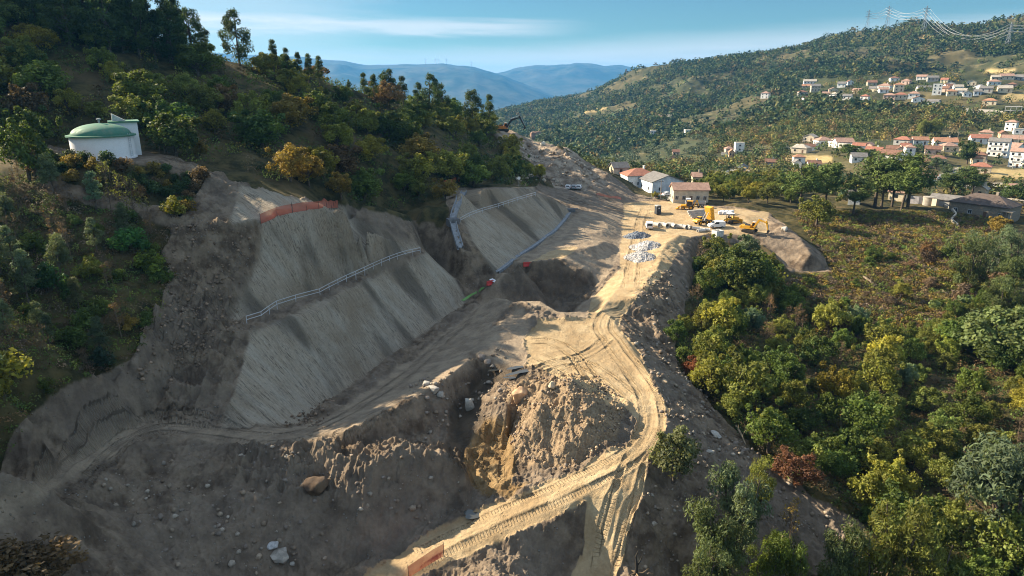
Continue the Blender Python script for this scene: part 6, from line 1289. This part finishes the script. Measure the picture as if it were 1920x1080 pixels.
# ------------------------------------------------------------------ concrete pipes, beams, bags, heaps
def pipe(p, r, L, rz, tilt, label, group=None, col=(.48, .46, .43)):
    m = MB(); m.lathe([(r, -L / 2), (r, L / 2 - .25), (r * 1.12, L / 2 - .2), (r * 1.12, L / 2), (r * .8, L / 2), (r * .8, -L / 2), (r, -L / 2)], 22, 'x'); o = m.build('concrete_pipe', M_CONC, None, True); o.location = p + Vector((0, 0, r * .95)); o.rotation_euler = (0, tilt, rz); colored(o, col); tag(o, label, 'concrete pipe', group)
PI_ = [(1231,425,.9,'leftmost thick concrete pipe of the row behind the white van'),(1240,424,.5,'second concrete pipe from the left, lying lengthwise'),(1248,426,1.2,'third concrete pipe from the left with a shaded mouth'),(1257,425,.4,'dark mouthed concrete pipe in the middle of the row'),(1264,427,1.3,'concrete pipe showing its ring end, fifth from the left'),(1273,428,.5,'concrete pipe right of the ring ended one'),(1282,429,.9,'next to last concrete pipe of the row'),(1292,430,1.45,'rightmost concrete pipe facing the camera with a round mouth')]
for u, v, a, lab in PI_: pipe(at(u, v), .62, 1.9, -a, 0, lab, 'concrete pipes along the edge of the yard')
for k, (u, v, a, t) in enumerate([(1305,431,.1,.1),(1314,435,.5,0),(1322,433,-.2,.05)]): pipe(at(u, v), .45, 2.6, a, t, ('grey concrete pipe lying right of the round mouthed pipe','broken concrete pipe nearest the bare bush','concrete pipe behind the bare bush at the yard edge')[k], None, (.55, .53, .5))
p = at(1345, 443); e = empty('concrete_chamber', p, .5); tag(e, 'pale concrete chamber section below the white van', 'concrete chamber'); b = MB()
b.box(-1.3, -1.0, 0, 1.3, -.8, 1.7); b.box(-1.3, .8, 0, 1.3, 1.0, 1.7); b.box(-1.3, -.8, 0, -1.1, .8, 1.7); b.box(1.1, -.8, 0, 1.3, .8, 1.7); b.box(-1.1, -.8, 0, 1.1, .8, .3); colored(b.build('walls', M_CONC, e), (.62, .60, .56)); b = MB(); b.lathe([(.35, 1.703), (.35, 2.0), (.25, 2.0), (.25, 1.703)], 14); colored(b.build('neck', M_CONC, e), (.62, .6, .56))
_b0 = at(1312, 407)
for lay in range(4):
    for i in range(5 - lay):
        b = MB(); b.box(-3.6, -.28, 0, 3.6, .28, .5); o = b.build('concrete_beam', M_CONC, None, bevel=.03); o.location = _b0 + Vector((.35 * i - .2 * lay + random.uniform(-.3, .3), .62 * i + .31 * lay, lay * .503)); o.rotation_euler = (0, 0, .45 + random.uniform(-.012, .012)); colored(o, (.46, .44, .41)); tag(o, 'long grey concrete beam in the stack behind the tipped dump truck', 'concrete beam', 'stacked concrete beams behind the dump truck')
for k in range(6):
    p = at(1350 + 4.4 * k, 402 - (k % 2) * 2); m = MB(); s = .52; m.add([(x * s * (1 + .12 * math.sin(k + z)), y * s, z * .5) for z in (0, 1, 2) for x, y in ((-1, -1), (1, -1), (1, 1), (-1, 1))], [(3, 2, 1, 0), (8, 9, 10, 11)] + [(l * 4 + j, l * 4 + (j + 1) % 4, l * 4 + 4 + (j + 1) % 4, l * 4 + 4 + j) for l in (0, 1) for j in range(4)])
    o = m.build('bulk_bag', M_WPL, None, True, bevel=.12); o.location = p + Vector((0, 0, .02)); o.rotation_euler = (0, 0, k * .7); tag(o, 'white bulk bag in the cluster right of the dump truck', 'bulk bag', 'white bulk bags right of the dump truck')
def gravel(u, v, rx, ry, h, col, label, seed):
    gg = np.random.default_rng(seed); p = at(u, v); n, k = 16, 40; vs = [(0, 0, h)]
    for i in range(1, n + 1):
        t = i / n
        for j in range(k):
            a = 2 * math.pi * j / k; rr = t * (1 + .16 * math.sin(2 * a + seed) + .07 * math.sin(5 * a)); vs.append((rx * rr * math.cos(a), ry * rr * math.sin(a), h * (1 - t ** 1.5) * (1 + .22 * math.sin(3 * a + 4 * t) * t) - .35 * t + gg.normal() * .07))
    fs = [(0, 1 + j, 1 + (j + 1) % k) for j in range(k)] + [(1 + (i - 1) * k + j, 1 + i * k + j, 1 + i * k + (j + 1) % k, 1 + (i - 1) * k + (j + 1) % k) for i in range(1, n) for j in range(k)]
    m = MB(); m.add(vs, fs)
    for q in range(900):
        a = gg.uniform(0, 6.283); t = math.sqrt(gg.uniform(0, 1.05)); rr = t * (1 + .16 * math.sin(2 * a + seed) + .07 * math.sin(5 * a)); z = h * (1 - t ** 1.5) * (1 + .22 * math.sin(3 * a + 4 * t) * t) - .35 * t; s = gg.uniform(.08, .30); c = np.array((rx * rr * math.cos(a), ry * rr * math.sin(a), z)); d = gg.normal(size=(6, 3)) * .25
        o6 = np.array([(1, 0, 0), (0, 1, 0), (-1, 0, 0), (0, -1, 0), (0, 0, 1), (0, 0, -1)]) + d; m.add([tuple(c + s * w) for w in o6], [(0, 1, 4), (1, 2, 4), (2, 3, 4), (3, 0, 4), (1, 0, 5), (2, 1, 5), (3, 2, 5), (0, 3, 5)])
    o = m.build('gravel_heap', M_ROCK); o.location = p; colored(o, col); tag(o, label, 'gravel heap')
gravel(1196, 444, 3.9, 3.4, 1.3, (.22, .25, .30), 'dark blue grey gravel heap behind the pale ones', 1); gravel(1218, 464, 4.0, 5.2, 1.5, (.46, .45, .45), 'pale gravel heap next to the dark one', 2); gravel(1207, 484, 3.7, 5.4, 1.35, (.44, .43, .43), 'pale gravel heap nearest the haul road', 3)
# ------------------------------------------------------------------ boulders and rubble
ROCKS = []
def rock_mesh(seed):
    gg = np.random.default_rng(seed); bm = bmesh.new(); bmesh.ops.create_icosphere(bm, subdivisions=4, radius=1)
    pl = [(Vector(gg.normal(size=3)).normalized(), gg.uniform(.55, .85)) for _ in range(15)]; o1 = gg.uniform(0, 9)
    for v in bm.verts:
        c = v.co.copy()
        for n_, d in pl:
            t = c.dot(n_)
            if t > d: c -= n_ * (t - d) * .93
        v.co = c * (1 + .05 * math.sin(c.x * 5 + o1) * math.sin(c.y * 6) + .03 * math.sin(c.z * 11 + o1))
    me = bpy.data.meshes.new('boulder'); bm.to_mesh(me); bm.free(); me.materials.append(M_ROCK); me.polygons.foreach_set('use_smooth', [True] * len(me.polygons)); me.set_sharp_from_angle(angle=R(28)); return me
for s in range(6): ROCKS.append(rock_mesh(s + 3))
def boulder(u, v, wpx, col, label, asp=(1, .85, .8), k=0, group=None, name='boulder'):
    p = at(u, v); r = wpx / 2 * fdist(p) / FPX; o = link(bpy.data.objects.new(name, ROCKS[k % 6])); o.location = p + Vector((0, r * .3, r * asp[2] * .45)); o.scale = (r * asp[0] * 1.15, r * asp[1] * 1.15, r * asp[2] * 1.15); o.rotation_euler = (random.uniform(-.2, .2), random.uniform(-.2, .2), random.uniform(0, 6)); colored(o, col); tag(o, label, 'boulder', group)
GRYR = (.40, .37, .33); TANR = (.44, .33, .22); DKR = (.24, .20, .17)
for a in [(880,768,27,(.42,.39,.34),'pale standing boulder alone in the dark hollow',(.8,.8,1.25),0),(904,676,18,DKR,'left of two dark boulders by the wet patch',(1,.8,1),1),(914,686,18,DKR,'right of two dark boulders by the wet patch',(1,.9,.9),2),(976,752,40,(.50,.33,.20),'big orange brown boulder on the spoil heap',(1,.8,1.0),3),(1036,728,20,(.50,.40,.28),'pale slab of rock behind the orange boulder',(.7,1,.9),4),
          (812,736,22,GRYR,'largest boulder of the group on the berm',(1.1,.8,.8),5),(826,744,16,GRYR,'right boulder of the group on the berm',(1,1,.9),0),(800,722,15,GRYR,'left boulder of the group on the berm',(1,.9,.8),1),(801,750,12,DKR,'low brown boulder below the group on the berm',(1,.9,.8),2),(522,1050,36,(.34,.31,.27),'large block shaped boulder at the bottom left of the mound',(1,1,.75),3),(512,1028,26,(.42,.42,.42),'crumbling grey rock behind the block shaped boulder',(1.2,.8,.5),4),
          (592,926,44,(.10,.07,.05),'big dark brown rock sticking out of the lower mound',(1,.8,1.1),5),(1245,720,16,TANR,'tan boulder at the right shoulder of the haul road',(1,.9,.7),1),(548,1060,10,GRYR,'small grey stone right of the block shaped boulder',(1,.9,.8),2),(1330,850,16,GRYR,'grey stone half way down the embankment',(1.2,.8,.6),3),(1345,818,18,GRYR,'flat grey slab on the embankment',(1.5,.8,.4),4),(1005,262,22,(.26,.16,.11),'big brown block on top of the rocky cutting',(.9,.9,1.1),5),(1018,272,9,(.6,.57,.5),'white stone on the rocky cutting',(1,1,1),0),(1470,432,14,(.5,.47,.42),'pale rock below the yellow excavator',(1,.8,.8),1)]:
    boulder(*a[:5], asp=a[5], k=a[6])
def rubble(polys, n, smin, smax, seed, cols, y1=140, name='rubble', power=3.2):
    mk = np.zeros_like(GZ); PUx, PVx = project(GX, GY, GZ)
    for p_ in polys: mk[in_poly(PUx, PVx, p_) & (GY < y1)] = 1
    mk *= (.15 + np.clip(fbm(GX * .35, GY * .35, 3) + .2, 0, 1)); pts = scatter(mk, n, .12, seed, 3); gg = np.random.default_rng(seed); m = len(pts)
    base = np.array([(1, 0, 0), (0, 1, 0), (-1, 0, 0), (0, -1, 0), (.1, 0, 1), (0, .1, -1), (.62, .6, .5), (-.6, .55, .55), (-.55, -.62, .5), (.6, -.6, .55)]); fc = [(0, 6, 9), (6, 1, 7), (7, 2, 8), (8, 3, 9), (6, 7, 4), (7, 8, 4), (8, 9, 4), (9, 6, 4), (0, 1, 6), (1, 2, 7), (2, 3, 8), (3, 0, 9), (1, 0, 5), (2, 1, 5), (3, 2, 5), (0, 3, 5)]
    s = smin + (smax - smin) * gg.uniform(0, 1, m) ** power; V = base[None] * (1 + gg.normal(0, .16, (m, 10, 3))) * (s[:, None] * gg.uniform(.7, 1.2, (m, 3)))[:, None, :]
    a = gg.uniform(0, 6.28, m); c, s_ = np.cos(a)[:, None], np.sin(a)[:, None]; X = V[..., 0] * c - V[..., 1] * s_; Y = V[..., 0] * s_ + V[..., 1] * c; V[..., 0], V[..., 1] = X, Y; V += np.array(pts)[:, None, :] + (s * .25)[:, None, None] * np.array((0, 0, 1))
    F = (np.array(fc)[None] + (np.arange(m) * 10)[:, None, None]).reshape(-1, 3); cc = np.repeat(np.array(cols)[gg.integers(0, len(cols), m)] * gg.uniform(.7, 1.25, (m, 1)), 10, 0)
    n_ = NT(name + '_stone'); tag(mesh_np(name, V.reshape(-1, 3), F, [n_.done(n_.bsdf(n_.mix(n_.mr(n_.noise(n_.pos(), 4), .35, .65, 0, .4), n_.attr('lc', 'Color'), (.12, .09, .065)), .92, spec=.1))], attrs=dict(lc=cc)), kind='stuff')
rubble([[(440,840),(600,830),(700,860),(850,850),(880,930),(800,990),(560,940),(430,880)],[(380,900),(560,930),(700,1040),(560,1080),(300,1060),(180,900),(300,850)],[(1180,620),(1260,640),(1340,770),(1500,930),(1600,1000),(1400,1080),(1180,1080),(1200,960),(1260,820)],[(1180,560),(1260,480),(1300,470),(1290,560),(1250,640)],[(760,720),(850,690),(870,780),(800,830)],[(860,720),(940,650),(960,720),(900,800)]], 3400, .05, .38, 71, (DKR, (.22, .17, .125), (.30, .24, .18), (.33, .29, .24)), power=5)
rubble([[(945,722),(1050,698),(1120,706),(1180,760),(1150,830),(1060,885),(960,860),(950,800)]], 2300, .04, .24, 72, (DKR, (.30, .21, .14), (.16, .13, .11), TANR), name='spoil_clods', power=4)
rubble([[(330,420),(470,420),(450,620),(300,760),(240,700),(310,520)],[(560,770),(640,740),(600,800),(520,800)]], 1500, .05, .3, 73, ((.28, .2, .14), (.2, .15, .11)), name='soil_clods', power=3.5)
rubble([[(930,262),(1000,268),(1090,300),(1140,340),(1040,350),(960,340)]], 1100, .12, .9, 74, ((.36, .29, .22), (.24, .18, .13), (.45, .39, .32)), y1=300, name='blasted_rock', power=4)
# ------------------------------------------------------------------ puddles, posts, deadwood
def water_mat(): n = NT('standing_water'); return n.done(n.bsdf((.05, .05, .045), .06, n.bump(n.noise(n.pos(), 3), .05, .01), spec=.6))
M_WATER = water_mat()
def puddle(u, v, rx, ry, rz, seed):
    p = at(u, v); gg = random.Random(seed); m = MB(); n = 26; vs = []
    for j in range(n): a = 2 * math.pi * j / n; r = 1 + .22 * math.sin(2 * a + seed) + .15 * math.sin(3 * a + 2 * seed) + gg.uniform(-.05, .05); vs.append((rx * r * math.cos(a), ry * r * math.sin(a), 0))
    zs = [zat(p.x + x * math.cos(rz) - y * math.sin(rz), p.y + x * math.sin(rz) + y * math.cos(rz)) for x, y, _ in vs]; z0 = float(np.percentile(zs, 70)); m.add(vs, [tuple(range(n))]); o = m.build('puddle_water', M_WATER); o.location = (p.x, p.y, z0 + .03); o.rotation_euler = (0, 0, rz); tag(o, kind='structure')
for a in [(970,690,1.5,.5,.3,1),(976,700,1.9,.55,.5,2),(958,711,.9,.35,.2,3),(885,968,1.0,.7,.1,4),(925,700,1.0,.4,.4,5)]: puddle(*a)
def pole(u, v, hpx, label, arm=True, r=.11):
    p = at(u, v); H = hpx * fdist(p) / FPX; e = empty('utility_pole', p); tag(e, label, 'pole'); b = MB(); b.tube([(0, 0, -.5), (0, 0, H)], [r * 1.3, r], 8); colored(b.build('post', M_CONC, e), (.32, .30, .28))
    if arm: b = MB(); b.box(-.8, -.06, H - .5, .8, .06, H - .38); b.build('crossarm', M_BLK, e); b = MB(); [b.tube([(x, 0, H - .379), (x, 0, H - .15)], .05, 6) for x in (-.7, 0, .7)]; b.build('insulator', M_WHT, e)
for u, v, h, lab in [(1195,338,22,'utility pole before the red hipped house'),(1238,374,36,'utility pole right of the long white house'),(1222,372,14,'short grey post by the roadside'),(1794,268,20,'utility pole behind the vineyard'),(1907,276,32,'utility pole at the right edge above the apartment block'),(1898,318,20,'utility pole below the apartment block'),(1447,300,14,'utility pole in the meadow above the pines')]: pole(u, v, h, lab, h > 15)
p = at(973, 350); e = empty('round_sign', p); tag(e, 'round white sign on a thin post below the dark wood', 'sign'); b = MB(); b.tube([(0, 0, -.4), (0, 0, 2.2)], .05, 6); b.build('post', M_STL, e); b = MB(); b.lathe([(.02, -.03), (.42, -.03), (.42, .03), (.02, .03)], 20, 'y'); q = b.build('plate', M_WHT, e); q.location = (0, -.08, 2.3)
def log(px, r, label, col=(.30, .24, .17)):
    a, b = at(*px[0]), at(*px[1]); m = MB(); m.tube([(a.x, a.y, a.z + r), tuple((a + b) / 2 + Vector((0, 0, r + .2))), (b.x, b.y, b.z + r)], [r, r * .85, r * .5], 8); d = (b - a)
    for t in (.35, .6, .8): q = a + d * t; m.tube([(q.x, q.y, q.z + r), (q.x + random.uniform(-.8, .8), q.y + .3, q.z + r + random.uniform(.5, 1.1))], [r * .35, r * .1], 5)
    o = m.build('fallen_log', M_TWIG, None, True); colored(o, col); tag(o, label, 'log')
log([(1618,520),(1640,538)], .28, 'pale fallen log in the heathy hollow'); log([(990,357),(984,344)], .2, 'short pale log at the foot of the dark wood'); log([(1380,800),(1398,835)], .16, 'bare branch at the foot of the embankment', (.35, .27, .18))
p = at(1192, 1075); e = empty('dead_stump', p); tag(e, 'charred forked stump standing at the bottom of the embankment', 'stump'); b = MB(); b.tube([(0, 0, -.4), (.05, 0, .9), (-.1, .05, 1.9), (.1, 0, 2.7)], [.2, .15, .1, .04], 7); b.tube([(.02, 0, .8), (.4, .1, 1.4), (.55, .1, 2.0)], [.1, .07, .02], 6); colored(b.build('stem', M_TWIG, e, True), (.05, .045, .04))
b = MB(); [b.tube([(0, 0, .1), (math.cos(a) * .7, math.sin(a) * .7, .05), (math.cos(a + .3) * 1.4, math.sin(a + .3) * 1.4, .25)], [.08, .05, .015], 5) for a in (0, 1.3, 2.4, 3.6, 5)]; colored(b.build('roots', M_TWIG, e, True), (.28, .2, .12))
